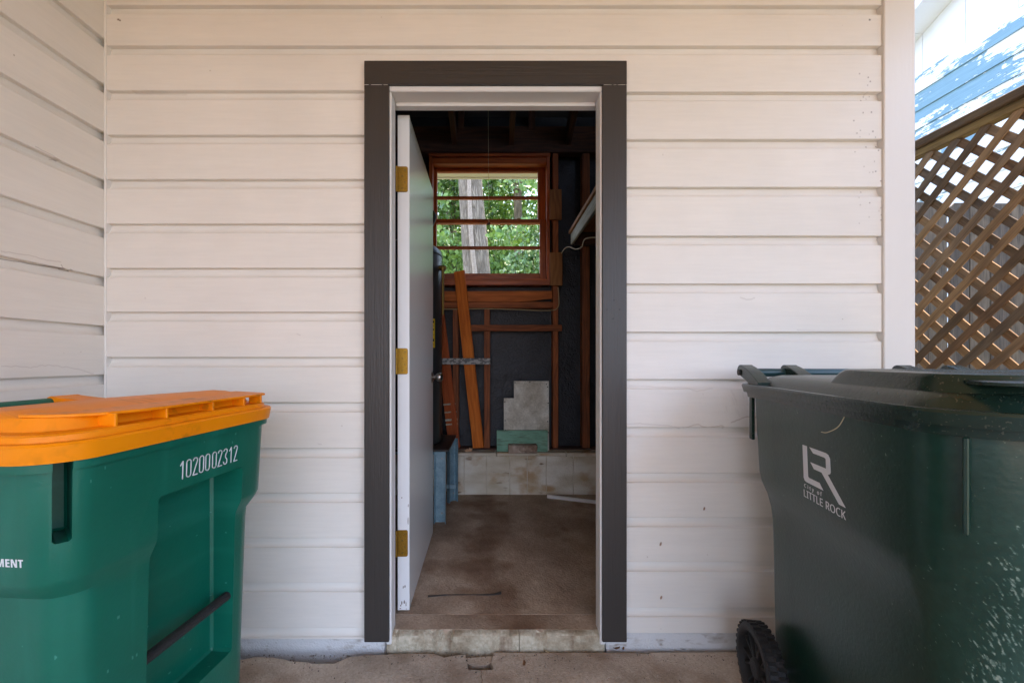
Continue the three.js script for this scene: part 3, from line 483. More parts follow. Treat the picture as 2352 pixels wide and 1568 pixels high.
  const ch = [[-.036, .03], [-.036, -.002], [-.03, -.008], [.03, -.008], [.036, -.002], [.036, .03], [.033, .03], [.033, 0], [.028, -.005], [-.028, -.005], [-.033, 0], [-.033, .03]].map(p => [p[0], -p[1]]);
  const legG = uvBox(poly(ch, .45).rotateX(-Math.PI / 2), 'y');
  for (const [x, zz, a] of [[X(1010, 2.64), -2.66, 0], [X(1036, 3.02), -3.05, .7], [-.92, -2.66, 0], [-.92, -3.05, .4]]) {
    const lg = part(hs, 'leg', legG, M.galv, [x, FL, zz], [0, a, 0]);
    for (const yy of [.06, .40]) part(lg, 'bolt', new THREE.CylinderGeometry(.005, .005, .004, 8).rotateX(Math.PI / 2).translate(.012, yy, .009), M.nickel);
  }
  part(hs, 'shelf_plate', span(-.97, -.27, FL + .452, FL + .467, -3.10, -2.60, .004), M.tankTop);
  part(hs, 'rail', span(-.955, X(1024, 2.64), FL + .425, FL + .4515, -2.652, -2.647, .001), M.galv);
  part(hs, 'brace', span(X(1024, 3.0), X(1046, 3.0), FL + .10, FL + .13, -3.02, -3.015, .001), M.galv);
  const wh = thing('water_heater', 'dark grey cylindrical water heater with yellow label behind the open door', 'water heater', [hc[0], FL + .468, hc[1]]); bases.set(wh, null);
  part(wh, 'tank', new THREE.LatheGeometry([[0, 0], [hr - .01, 0], [hr, .01], [hr, 1.24], [hr - .006, 1.27], [hr - .03, 1.29], [0, 1.30]].map(p => new THREE.Vector2(...p)), 64), M.tank);
  part(wh, 'jacket_seam', new THREE.TorusGeometry(hr + .001, .004, 8, 64).rotateX(Math.PI / 2).translate(0, 1.235, 0), M.tankTop);
  part(wh, 'vent_pipe', tube([[0.02, 1.28, 0], [.02, 1.5, 0], [.05, 1.62, .02], [.0, 1.9, .05]], .05, 30, 16), M.tankTop);
  part(wh, 'hose', tube([[.18, 1.28, .08], [.2, 1.40, .1], [.22, 1.48, .1], [.17, 1.53, .09], [.05, 1.55, .06]], .011, 30, 8), M.tankTop);
  part(wh, 'valve', mergeGeometries([new THREE.CylinderGeometry(.014, .014, .06, 10).rotateZ(Math.PI / 2).translate(hr + .005, 1.15, .06), new THREE.CylinderGeometry(.018, .018, .02, 8).translate(hr + .012, 1.14, .06), new THREE.CylinderGeometry(.009, .009, .3, 8).translate(hr + .014, .99, .06)]), M.brassDark);
  const yl = [Y(799, 2.8) - FL - .468, Y(734, 2.8) - FL - .468], lab = new THREE.CylinderGeometry(hr + .0012, hr + .0012, yl[1] - yl[0], 24, 1, true, .35, .72).translate(0, (yl[0] + yl[1]) / 2, 0);
  const cv = document.createElement('canvas'); cv.width = 256; cv.height = 256; const c = cv.getContext('2d'); c.fillStyle = '#dcb80a'; c.fillRect(0, 0, 256, 256); c.fillStyle = '#1a1608';
  for (const [yy, h] of [[20, 16], [90, 12], [178, 22]]) for (let i = 0; i < 8; i++) c.fillRect(14 + i * 30, yy, 18 + (i * 7) % 9, h); for (const yy of [60, 140, 225]) c.fillRect(8, yy, 240, 3);
  const yt = new THREE.CanvasTexture(cv); yt.colorSpace = THREE.SRGBColorSpace; part(wh, 'yellow_label', lab, mat({ map: yt, roughness: .6, side: THREE.DoubleSide }));
  // the room's other walls and roof boards, dark felt as well
  const sw = thing('stud_wall', 'dark felt papered side wall of the storage room behind the high shelf', 'wall', [XR - .03, FL, -2.6]);
  part(sw, 'felt_paper', span(XR - .06, XR - .021, FL, 3.1, -3.40, -1.702, .002), M.felt);
  for (const zz of [-3.1, -2.7, -2.3, -1.9]) part(sw, 'stud', span(XR - .15, XR - .061, FL, 2.9, zz, zz + .04, .002), M.stud2);
  const s2 = thing('stud_wall', 'dark felt papered side wall of the storage room behind the water heater', 'wall', [XL, FL, -2.6]);
  part(s2, 'felt_paper', span(XL - .10, XL - .021, FL, 3.1, -3.45, -1.702, .002), M.felt);
  const rj = thing('roof_rafters', 'dark rafters under the storage room roof deck', 'rafters', [0, 2.9, -2.6]);
  for (const x of [-1.2, -.75, -.3, .14, .58, 1.0]) beam([x, 2.76, -3.38], [x, 3.30, -1.72], .04, .12, M.darkWood, rj, 'rafter');
}

// ---------------------------------------------------------------- wheeled carts
function loftRR(sec, n = 7, capTop = true, capBottom = true, refU) {  // sec: {y, hx, f, b, r}
  const rings = sec.map(s => {
    const p = [], r = Math.min(s.r, s.hx, (s.f + s.b) / 2), rb = s.rb ?? Math.min(r, .035);
    // start on the -x side at the back, run to the front, round, and back again
    const arc = (cx, cz, a0, a1, r1 = r) => { for (let i = 0; i <= n; i++) { const a = a0 + (a1 - a0) * i / n; p.push([cx + r1 * Math.cos(a), s.y, cz + r1 * Math.sin(a)]); } };
    const seg = (a, b, m) => { for (let i = 1; i < m; i++) p.push([a[0] + (b[0] - a[0]) * i / m, s.y, a[1] + (b[1] - a[1]) * i / m]); };
    seg([-s.hx, -s.b + rb], [-s.hx, s.f - r], 6); arc(-s.hx + r, s.f - r, Math.PI, Math.PI / 2); seg([-s.hx + r, s.f], [s.hx - r, s.f], 6); arc(s.hx - r, s.f - r, Math.PI / 2, 0);
    seg([s.hx, s.f - r], [s.hx, -s.b + rb], 6); arc(s.hx - rb, -s.b + rb, 0, -Math.PI / 2, rb); seg([s.hx - rb, -s.b], [-s.hx + rb, -s.b], 6); arc(-s.hx + rb, -s.b + rb, -Math.PI / 2, -Math.PI, rb);
    if (s.w) p.forEach(q => { q[1] = s.w(q[0], q[2], s.y); });
    return p;
  });
  const m = rings[0].length, pos = [], uv = [], ref = rings[Math.floor(rings.length / 2)], us = [0];
  for (let i = 1; i <= m; i++) { const a = ref[i - 1], b = ref[i % m]; us.push(us[i - 1] + Math.hypot(a[0] - b[0], a[2] - b[2])); }
  const push = (j, i, k) => { const p = rings[j][i % m]; pos.push(...p); uv.push(us[i], p[1]); };
  for (let j = 0; j + 1 < rings.length; j++) for (let i = 0; i < m; i++) { push(j, i); push(j, i + 1); push(j + 1, i + 1); push(j, i); push(j + 1, i + 1); push(j + 1, i); }
  const cap = (j, up) => { const c = rings[j].reduce((a, p) => [a[0] + p[0] / m, a[1] + p[1] / m, a[2] + p[2] / m], [0, 0, 0]); for (let i = 0; i < m; i++) { const a = rings[j][i], b = rings[j][(i + 1) % m], t = up ? [a, b, c] : [b, a, c]; t.forEach(p => { pos.push(...p); uv.push(p[0] + .5, p[2] + .5); }); } };
  if (capTop) cap(rings.length - 1, true); if (capBottom) cap(0, false);
  const g = new THREE.BufferGeometry(); g.setAttribute('position', new THREE.Float32BufferAttribute(pos, 3)); g.setAttribute('uv', new THREE.Float32BufferAttribute(uv, 2)); g.computeVertexNormals();
  return toCreasedNormals(g, .5);
}
const csg = new Evaluator(); csg.useGroups = false;
function cut(g, cutters) { let a = new Brush(g); a.updateMatrixWorld(); for (const c of cutters) { if (!c.attributes.uv) uvBox(c); const b = new Brush(c); b.updateMatrixWorld(); a = csg.evaluate(a, b, SUBTRACTION); } const o = a.geometry.index ? a.geometry.toNonIndexed() : a.geometry; return toCreasedNormals(o, .45); }
function wheelGeo(r, t) {                            // tyre with tread blocks, axis along x
  const tyre = [new THREE.LatheGeometry([[r * .80, -t / 2], [r * .95, -t / 2], [r, -t * .34], [r, t * .34], [r * .95, t / 2], [r * .80, t / 2], [r * .78, 0], [r * .80, -t / 2]].map(p => new THREE.Vector2(...p)), 48).rotateZ(Math.PI / 2)];
  for (let i = 0; i < 36; i++) for (const s of [-1, 1]) tyre.push(new THREE.BoxGeometry(t * .46, .006, .009).translate(s * t * .24, r + .001, 0).rotateX((i + (s > 0 ? .5 : 0)) / 36 * Math.PI * 2));
  const spokes = [new THREE.LatheGeometry([[0, -t * .42], [r * .20, -t * .42], [r * .24, -t * .3], [r * .24, t * .3], [r * .20, t * .42], [0, t * .42]].map(p => new THREE.Vector2(...p)), 28).rotateZ(Math.PI / 2)];
  for (let i = 0; i < 7; i++) { const a = i / 7 * Math.PI * 2; for (const s of [-1, 1]) spokes.push(beam([0, r * .2 * Math.cos(a), r * .2 * Math.sin(a)], [0, r * .8 * Math.cos(a + s * .2), r * .8 * Math.sin(a + s * .2)], t * .45, .007)); }
  return { tyre: mergeGeometries(tyre.map(g => { const q = g.index ? g.toNonIndexed() : g; return q; })), spokes: mergeGeometries(spokes.map(g => g.index ? g.toNonIndexed() : g)) };
}
const plasticBump = tex(512, 512, (u, v) => 128 + 120 * (fbm(u * 60, v * 60, 311, 60, 60, 3) - .5), false);
const font = await new FontLoader().loadAsync('fonts/droid/droid_sans_regular.typeface.json'), fontB = await new FontLoader().loadAsync('fonts/droid/droid_sans_bold.typeface.json');
function text(s, f, width, height) { const g = new TextGeometry(s, { font: f, size: 1, depth: .001, curveSegments: 4 }); g.computeBoundingBox(); const b = g.boundingBox; g.translate(-b.min.x, -b.min.y, 0); g.scale(width / (b.max.x - b.min.x), height / (b.max.y - b.min.y), .5); return g; }

{ // ---- dark green cart with the city emblem
  const ct = thing('wheeled_cart', 'dark green wheeled refuse cart with white city emblem standing beside the doorway wall', 'cart', [1.08, 0, -.973]); ct.rotation.y = -9.5 * Math.PI / 180; bases.set(ct, null);
  const scuff = tex(2048, 1024, (u, v) => {           // round the body (2.2 m) by height (1 m): scratches and dried splashes at the front corner
    const x = u * 2.2, y = v, n = fbm(x * 4 + 3, y * 4, 321, 0, 0, 4), g = fbm(x * 120, y * 90, 325, 0, 0, 2);
    let c = mixc([16, 43, 34], [27, 60, 48], n); c = c.map(q => q + 10 * (g - .5));
    const band = Math.exp(-Math.pow((x - .585 - .02 * Math.sin(y * 9)) / .035, 2)) * ss(.05, .2, y) * ss(.86, .74, y) + .55 * Math.exp(-Math.pow((x - .72) / .06, 2)) * ss(.1, .2, y) * ss(.88, .72, y) + .06;
    const sp = fbm((x + .45 * y) * 360 + 40, (y - .3 * x) * 120 + 40, 331, 0, 0, 2) + .25 * fbm(x * 14, y * 9, 337, 0, 0, 3);
    if (sp > 1.04 - .2 * band) c = mixc(c, [176, 176, 160], .3 + .4 * hash(x * 300, y * 200, 3)); else if (sp > .95 - .2 * band) c = mixc(c, [110, 116, 106], .4 * band);
    return c;
  });
  scuff.repeat.set(1 / 2.2, 1);
  const bm = mat({ map: scuff, roughness: .3, bumpMap: rep(plasticBump, 3, 3), bumpScale: .0005 });
  const lm = mat({ map: rep(tex(512, 512, (u, v) => { const n = fbm(u * 5, v * 5, 341, 5, 5, 5), d = fbm(u * 50, v * 50, 345, 50, 50, 2); let c = mixc([18, 38, 31], [38, 56, 48], n); return d > .8 ? mixc(c, [110, 100, 84], .45) : c; }), 6, 6), roughness: .26, bumpMap: rep(plasticBump, 3, 3), bumpScale: .0005 });
  const sec = [];
  const prof = [[.02, .248, .29, .33, .05], [.04, .256, .30, .338, .06], [.30, .258, .312, .346, .07], [.50, .259, .322, .352, .08], [.57, .260, .326, .355, .085], [.61, .264, .330, .357, .09], [.65, .274, .338, .358, .10], [.69, .290, .352, .362, .105], [.72, .294, .360, .366, .11], [.95, .302, .372, .376, .115]];
  for (const [y, hx, f, b, r] of prof) sec.push({ y, hx, f, b, r });
  const g = loftRR(sec, 9);
    part(ct, 'body', g, bm);
  for (const [x, z, ry] of [[-.272, .342, -.8], [.272, .342, .8]]) part(ct, 'rib', cbox(.007, .155, .014, .002).rotateY(ry).translate(x, .872, z), bm);
  for (const x of [-.296, .296]) part(ct, 'handle_bracket', cbox(.01, .15, .022, .003).translate(x, .885, -.386), lm);
  const bar = part(ct, 'handle', new THREE.CylinderGeometry(.014, .014, .58, 20).rotateZ(Math.PI / 2).translate(0, 1.028, -.425), mat({ color: lin(.02, .06, .065), roughness: .3 }));
  for (const x of [-.30, -.165, .165, .30]) {
    const s = new THREE.Shape(); s.moveTo(-.45, .985); s.absarc(-.425, 1.028, .024, Math.PI, Math.PI * .35, true); s.quadraticCurveTo(-.36, 1.04, -.29, 1.0); s.lineTo(-.29, .975); s.closePath();
    part(ct, 'hinge_lug', new THREE.ExtrudeGeometry(s, { depth: .034, bevelEnabled: true, bevelSize: .002, bevelThickness: .002, bevelSegments: 2, curveSegments: 14 }).rotateY(-Math.PI / 2).translate(x + .017, 0, 0), lm);
    if (Math.abs(x) > .2) for (const s2 of [1]) part(ct, 'pin', new THREE.CylinderGeometry(.010, .010, .006, 16).rotateZ(Math.PI / 2).translate(x + Math.sign(x) * .021, 1.028, -.425), M.ink);
  }
  // lid: skirt, dished ledge, main dome, raised front with overhanging lip
  const lid = part(ct, 'lid', loftRR([{ y: .950, hx: .312, f: .386, b: 0.392, r: .125 }, { y: .951, hx: .316, f: .390, b: .398, r: .13 }, { y: .966, hx: .318, f: .393, b: .400, r: .13 }, { y: .967, hx: .326, f: .402, b: .404, r: .13 }, { y: .988, hx: .331, f: .408, b: .408, r: .13 }, { y: .993, hx: .329, f: .406, b: .406, r: .13 }, { y: .994, hx: .322, f: .399, b: .402, r: .128 }, { y: .986, hx: .314, f: .391, b: .398, r: .126 }, { y: .987, hx: .294, f: .370, b: .388, r: .12 }, { y: 1.002, hx: .284, f: .358, b: .374, r: .116 }, { y: 1.016, hx: .270, f: .343, b: .350, r: .11 }, { y: 1.024, hx: .250, f: .325, b: .325, r: .10 }, { y: 1.027, hx: .18, f: .25, b: .26, r: .08 }], 9), lm);
  part(lid, 'raised_crown', loftRR([{ y: 1.004, hx: .276, f: .342, b: .066, r: .10 }, { y: 1.012, hx: .270, f: .336, b: .052, r: .098 }, { y: 1.040, hx: .262, f: .328, b: .022, r: .094 }, { y: 1.0475, hx: .257, f: .324, b: .012, r: .09 }, { y: 1.0505, hx: .249, f: .316, b: .002, r: .085 }, { y: 1.0505, hx: .238, f: .306, b: -.012, r: .08 }, { y: 1.0465, hx: .226, f: .294, b: -.024, r: .074 }, { y: 1.043, hx: .20, f: .27, b: -.05, r: .06 }, { y: 1.042, hx: .10, f: .2, b: -.1, r: .04 }], 9), lm);
  part(lid, 'front_lip', loftRR([{ y: 1.030, hx: .235, f: .388, b: -.24, r: .06 }, { y: 1.032, hx: .24, f: .393, b: -.24, r: .062 }, { y: 1.037, hx: .24, f: .393, b: -.24, r: .062 }, { y: 1.039, hx: .235, f: .388, b: -.24, r: .06 }], 9), lm);
  for (const x of [-.12, 0, .12]) part(lid, 'lip_rib', cbox(.012, .04, .06, .002).translate(x, 1.012, .355), lm);
  // emblem on the side
  const onSide = g2 => { g2.rotateY(-Math.PI / 2); const p = g2.attributes.position; for (let i = 0; i < p.count; i++) p.setX(i, p.getX(i) - (.2942 + (p.getY(i) - .72) / .23 * .008)); return g2; };
  const shp = pts => new THREE.ExtrudeGeometry(new THREE.Shape(pts.map(p => new THREE.Vector2(...p))), { depth: .0008, bevelEnabled: false });
  const L = [[-.078, .853], [-.0585, .853], [-.0585, .7775], [-.0545, .7745], [-.0094, .7745], [.005, .7605], [-.066, .7605], [-.074, .7625], [-.078, .769]];
  const Rr = [[-.047, .853], [.02, .853], [.030, .8505], [.0362, .8432], [.0366, .812], [.034, .807], [.025, .8032], [.086, .747], [.064, .747], [.0015, .8022], [-.0301, .8022], [-.0449, .816], [.0201, .816], [.0201, .8385], [.015, .841], [-.0314, .841]];
  part(ct, 'emblem', onSide(mergeGeometries([shp(L), shp(Rr)])), M.whitePrint);
  part(ct, 'emblem_lettering', onSide(mergeGeometries([text('C i t y', font, .043, .0125).translate(-.078, .7415, 0), text('o f', font, .019, .0105).translate(-.021, .744, 0), text('LITTLE ROCK', font, .166, .019).translate(-.081, .7195, 0)])), M.whitePrint);
  const wg = wheelGeo(.125, .05);
  for (const s of [-1, 1]) { const w = part(ct, 'wheel', wg.tyre, M.black, [s * .313, .127, -.283]); part(w, 'spokes', wg.spokes, M.black); }
  part(ct, 'axle', new THREE.CylinderGeometry(.011, .011, .60, 14).rotateZ(Math.PI / 2).translate(0, .127, -.283), M.axle);
  part(ct, 'dry_stem', tube([[-.306, .948, .10], [-.309, .925, .085], [-.311, .905, .045], [-.308, .902, .02]], .0011, 16, 5), M.cord);
}
{ // ---- green cart with the yellow lid
  const ct = thing('wheeled_cart', 'green wheeled recycling cart with orange yellow lid and white number', 'cart', [-.958, 0, -.99]); ct.rotation.y = 84.9 * Math.PI / 180; bases.set(ct, null);
  const gm = mat({ map: rep(tex(512, 512, (u, v) => { const n = fbm(u * 4, v * 6, 351, 4, 6, 5), s = fbm(u * 90, v * 50, 355, 90, 50, 2), st = fbm(u * 30, v * 3, 359, 30, 3, 3); let c = mixc([0, 84, 66], [6, 104, 84], n); c = mixc(c, [40, 116, 98], clamp((st - .62) * 4) * .5); if (s > .9) c = mixc(c, [150, 176, 164], .5); return c; }), 1, 1), roughness: .4, bumpMap: rep(plasticBump, 3, 3), bumpScale: .0005 });
  const ym = new THREE.MeshPhysicalMaterial({ specularIntensity: .6, map: rep(tex(512, 512, (u, v) => { const n = fbm(u * 5, v * 5, 361, 5, 5, 5), g = fbm(u * 50, v * 50, 366, 50, 50, 3); let c = mixc([246, 148, 0], [236, 132, 0], n); c = mixc(c, [132, 82, 20], clamp((n - .52) * 3) * clamp((g - .48) * 4) * .6); return c; }), 1.5, 1.5), roughness: .42, bumpMap: rep(plasticBump, 3, 3), bumpScale: .0005 });
  const prof = [[.02, .225, .235, .20, .05], [.04, .235, .243, .21, .055], [.40, .240, .252, .235, .055], [.64, .245, .258, .245, .055], [.665, .247, .260, .25, .055], [.695, .272, .274, .262, .06], [.705, .276, .277, .266, .06], [.89, .283, .284, .276, .06], [.891, .300, .294, .290, .075], [.915, .301, .295, .291, .075]];
  const body = loftRR(prof.map(([y, hx, f, b, r]) => ({ y, hx, f, b, r })), 8);
  const rec = span(-.09, .165, .30, .79, .192, .40, .006), slot = cbox(.024, .16, .12, .004).rotateY(-.62).translate(-.245, .848, .246);
  part(ct, 'body', cut(body, [rec, slot]), gm);
  part(ct, 'grab_bar', new THREE.CylinderGeometry(.0115, .0115, .255, 18).rotateZ(Math.PI / 2).translate(.0375, .445, .236), M.black);
  const fall = (x, z, y) => Math.max(.9525, y - .075 * Math.max(0, .17 - z));   // the lid falls away behind its front ridge
  const lid = part(ct, 'lid', loftRR([{ y: .9052, hx: .300, f: .296, b: .292, r: .08 }, { y: .906, hx: .306, f: .302, b: .298, r: .085 }, { y: .934, hx: .310, f: .306, b: .30, r: .085 }, { y: .938, hx: .307, f: .303, b: .298, r: .083 }, { y: .939, hx: .298, f: .292, b: .29, r: .08 }, { y: .948, hx: .296, f: .290, b: .288, r: .08 }, { y: .951, hx: .292, f: .286, b: .285, r: .078 }, { y: .952, hx: .270, f: .255, b: .270, r: .07 }, { y: .974, hx: .262, f: .248, b: .262, r: .068, w: fall }, { y: .984, hx: .250, f: .20, b: .225, r: .06, w: fall }, { y: .988, hx: .236, f: .17, b: .20, r: .05, w: fall }, { y: .986, hx: .18, f: .12, b: .15, r: .05, w: fall }], 9), ym);
  part(lid, 'front_lip', uvBox((() => { const g = poly([[-.262, -.19], [-.250, -.222], [-.225, -.25], [-.19, -.270], [-.14, -.283], [-.08, -.288], [.20, -.288], [.250, -.286], [.262, -.27], [.262, -.19]].reverse(), .0035, .001).rotateX(-Math.PI / 2), p = g.attributes.position; for (let i = 0; i < p.count; i++) p.setY(i, p.getY(i) + .9765 - (p.getZ(i) - .19) * .045); return g.toNonIndexed ? (g.index ? g.toNonIndexed() : g) : g; })()), ym);
  for (const x of [-.185, -.075, .055, .165, .235]) part(lid, 'lip_rib', cbox(.006, .024, .036, .001).translate(x, .9625, .268), ym);
  for (const x of [-.228, .228]) { const s = new THREE.Shape(); s.moveTo(-.325, .925); s.absarc(-.315, .948, .018, Math.PI, Math.PI * .35, true); s.quadraticCurveTo(-.26, .958, -.2, .954); s.lineTo(-.2, .94); s.closePath(); part(lid, 'hinge_lug', new THREE.ExtrudeGeometry(s, { depth: .07, bevelEnabled: true, bevelSize: .002, bevelThickness: .002, bevelSegments: 2 }).rotateY(-Math.PI / 2).translate(x + .035, 0, 0), ym); }
  part(ct, 'handle', new THREE.CylinderGeometry(.014, .014, .5, 18).rotateZ(Math.PI / 2).translate(0, .949, -.318), gm);
  for (const x of [-.255, .255]) part(ct, 'handle_bracket', cbox(.025, .12, .09, .006).translate(x, .90, -.30), gm);
  // number in a single-stroke rounded hand
  const ribbon = (pts, w) => { const out = []; for (let i = 0; i + 1 < pts.length; i++) { const [a, b] = [pts[i], pts[i + 1]], dx = b[0] - a[0], dy = b[1] - a[1], l = Math.hypot(dx, dy), nx = -dy / l * w, ny = dx / l * w; out.push(poly([[a[0] + nx, a[1] + ny], [b[0] + nx, b[1] + ny], [b[0] - nx, b[1] - ny], [a[0] - nx, a[1] - ny]], .0006)); } for (const p of pts) out.push(new THREE.CylinderGeometry(w, w, .0006, 8).rotateX(Math.PI / 2).translate(p[0], p[1], .0003)); return out.map(g => { const q = g.index ? g.toNonIndexed() : g; q.deleteAttribute('uv'); return q; }); };
  const arc = (cx, cy, rx, ry, a0, a1, n = 8) => Array.from({ length: n + 1 }, (_, i) => { const a = a0 + (a1 - a0) * i / n; return [cx + rx * Math.cos(a), cy + ry * Math.sin(a)]; }), pi = Math.PI;
  const gw = .0060, gh = .038, glyph = { '0': [[...arc(0, gh - gw, gw, gw, 0, pi), ...arc(0, gw, gw, gw, pi, 2 * pi), [gw, gh - gw]]], '1': [[[-.004, gh - .008], [.002, gh], [.002, 0]]], '2': [[...arc(0, gh - gw, gw, gw, pi * .95, -.25), [-gw, 0], [gw, 0]]], '3': [[...arc(0, gh - gw, gw, gw, pi * .9, -.5 * pi + .4), [0, gh * .53], ...arc(0, gw * 1.3, gw, gw * 1.3, pi * .45, -pi * .95)]] };
  const num = []; [...'1020002312'].forEach((ch, i) => { const x = -.034 + i * .0185 + (i > 4 ? .003 : 0); for (const st of glyph[ch]) num.push(...ribbon(st, .0013).map(g => g.translate(x, .812, 0))); });
  const ng = mergeGeometries(num), p = ng.attributes.position; for (let i = 0; i < p.count; i++) p.setZ(i, p.getZ(i) + .277 + (p.getY(i) - .705) / .185 * .007 + .0003); ng.computeVertexNormals();
  part(ct, 'number', ng, M.whitePrint);
  const sd = g2 => { g2.rotateY(-Math.PI / 2); const q = g2.attributes.position; for (let i = 0; i < q.count; i++) q.setX(i, q.getX(i) - (.2763 + (q.getY(i) - .705) / .185 * .007)); return g2; };
  part(ct, 'side_lettering', sd(mergeGeometries([text('MANAGEMENT', fontB, .125, .0135).translate(.093, .734, 0), text('®', font, .0065, .0075).translate(.160, .757, 0)])), M.whitePrint);
  const wg = wheelGeo(.11, .045);
  for (const s of [-1, 1]) { const w = part(ct, 'wheel', wg.tyre, M.black, [s * .276, .112, -.20]); part(w, 'spokes', wg.spokes, M.black); }
  part(ct, 'axle', new THREE.CylinderGeometry(.01, .01, .54, 14).rotateZ(Math.PI / 2).translate(0, .112, -.20), M.axle);
}

// ---------------------------------------------------------------- lattice, picket fence, neighbour's house
{
  const xl = 2.06, z0 = -2.95, z1 = -.25, yt = 2.05, yb = .02;
  const lf = thing('lattice_fence', 'diagonal wooden lattice panel with plain top rail beside the carport', 'fence', [xl, -.1, (z0 + z1) / 2]);
  const pitch = .113, sw = .0345, r = rng(77);
  const clip = (c, s) => {                          // y = c + s * t with t = z1 - z measured from the near end
    const tmax = z1 - z0; let a = 0, b = tmax; const ta = (yb - c) / s, tb = (yt - c) / s; a = Math.max(a, Math.min(ta, tb)); b = Math.min(b, Math.max(ta, tb)); return b - a > .03 ? [[c + s * a, z1 - a], [c + s * b, z1 - b]] : null;
  };
  for (let layer = 0; layer < 2; layer++) for (let i = -30; i < 60; i++) {
    const s = layer ? 1 : -1, c = layer ? yb - 2.7 + i * pitch + .02 : yb + i * pitch + .05, q = clip(c, s); if (!q) continue;
    const [[ya, za], [ye, ze]] = q, L = Math.hypot(ye - ya, ze - za), g = cbox(.0065, L, sw + (r() - .5) * .002, .001, 'y'), a = Math.atan2(ze - za, ye - ya);
    part(lf, 'slat', g, M.lattice[Math.floor(r() * 5)], [xl - .0036 + layer * .0075 + (r() - .5) * .0006, (ya + ye) / 2 + (r() - .5) * .006, (za + ze) / 2], [a + (r() - .5) * .006, 0, 0]);
  }
  part(lf, 'top_rail', span(xl - .014, xl + .028, yt - .002, yt + .034, z0, z1, .003), M.rail);
  part(lf, 'top_rail', span(xl - .034, xl + .05, yt + .0345, yt + .072, z0, z1, .003), M.railDark);
  part(lf, 'bottom_rail', span(xl - .014, xl + .028, yb - .02, yb + .015, z0, z1, .003), M.rail);
  for (const zz of [z0 + .02, z1 - .02]) part(lf, 'post', span(xl + .013, xl + .10, -.13, yt, zz - .045, zz + .045, .004), M.railDark);

  const pf = thing('picket_fence', 'weathered dog-eared picket fence standing beyond the lattice', 'fence', [2.9, -.13, -3.1]), zp = -3.12, bw = .1385;
  const yp = Y(465, 3.1);
  for (let i = 0; i < 19; i++) {
    const x = X(2095, 3.1) - .25 + i * .1497, h = yp + .13 + (r() - .5) * .012, w = bw - .004 * r(), e = .028;
    const g = uvBox(poly([[-w / 2, 0], [w / 2, 0], [w / 2, h - e], [w / 2 - e, h], [-w / 2 + e, h], [-w / 2, h - e]], .016, .001), 'y');
    part(pf, 'picket', g, M.picket[i % 2], [x, -.13, zp + (r() - .5) * .003], [0, 0, (r() - .5) * .008]);
  }
  for (const yy of [.3, 1.0, 1.75]) part(pf, 'rail', span(X(2095, 3.1) - .3, 4.45, yy, yy + .085, zp - .045, zp - .004, .003), M.picket[0]);

  // neighbour's house: blue siding under flaking white paint, vertical boarded gable, boxed rake
  const nx = 4.53, hz = [-9, 1.5], nh = thing('neighbour_house', 'neighbouring house with flaking white paint over blue lap siding', 'house', [nx + 2, -.13, -4]);
  const peel = (seed, amt) => tex(1024, 128, (u, v) => {
    const x = u * 3, a = fbm(x * 1.9 + 3, v * 1.2 + seed, seed, 0, 0, 4), b = fbm(x * 26, v * 9, seed + 3, 0, 0, 4), st = fbm(x * 8, v * 34, seed + 9, 0, 0, 3), t = a + .3 * (b - .5) + .3 * (st - .5);
    const blue = mixc([108, 142, 158], [140, 170, 182], fbm(x * 6, v * 60, seed + 5, 0, 0, 3)); const edge = Math.abs(t - amt);
    if (t < amt) return edge < .008 ? mixc(blue, [60, 70, 84], .7) : blue; return [236, 238, 240];
  });
  const flat = (w, h) => mat({ color: lin(.82, .84, .86), roughness: .7, bumpMap: rep(bumpWood, 1, 4), bumpScale: .002 });
  const wm = flat(), e = .192, yg = Y(174, 4.55);
  let y = yg, k = 0; const amts = [.45, .5, .47, .46, .34, .31, .33, .31];
  while (y > -.1) {
    const hgt = Math.min(e, y + .13), m = k < 8 ? mat({ map: (() => { const t = peel(401 + k * 17, amts[k]); t.repeat.set(1 / 3, 1 / .2); return t; })(), roughness: .75, bumpMap: rep(bumpWood, 1, 5), bumpScale: .003 }) : wm;
    const p = [[y - hgt, 0], [y - hgt, .022], [y, .008], [y, 0]].map(q => [q[0], q[1]]), g = extrudeX(p, -9, 1.5).rotateY(-Math.PI / 2);
    const ps = g.attributes.position, uv = new Float32Array(ps.count * 2); for (let i = 0; i < ps.count; i++) { uv[i * 2] = -ps.getZ(i); uv[i * 2 + 1] = ps.getY(i) - (y - hgt) + .004; } g.setAttribute('uv', new THREE.BufferAttribute(uv, 2));
    part(nh, 'siding_board', g.translate(nx, 0, 0).scale(1, 1, 1), m); y -= hgt; k++;
  }
  const rake = z => Y(94, 4.55) + .39 * (z + 4.55), zr = -1.6;       // the slope rises towards the ridge at zr, then falls
  const ry = z => z < zr ? rake(z) : rake(2 * zr - z);
  const zs = []; for (let z = -9; z < 1.5; z += .41) zs.push(z);
  for (const z of zs) { const a = z + .003, b = Math.min(z + .405, 1.5); part(nh, 'gable_board', uvBox(poly([[-a, yg + .001], [-b, yg + .001], [-b, Math.max(yg + .01, ry(b))], [-a, Math.max(yg + .01, ry(a))]].reverse(), .014, .001)).rotateY(Math.PI / 2).translate(nx - .010, 0, 0), wm); }
  part(nh, 'wall_core', span(nx + .012, nx + 5, -.13, Y(94, 4.55) - 1.6, -9, 1.5, .01), wm);
  { const s = [[-9, ry(-9)], [zr, ry(zr)], [1.5, ry(1.5)], [1.5, yg - .5], [-9, yg - .5]]; part(nh, 'wall_core', uvBox(poly(s.map(p => [-p[0], p[1]]), 4.9).rotateY(Math.PI / 2).translate(nx + .013, 0, 0)), wm); }
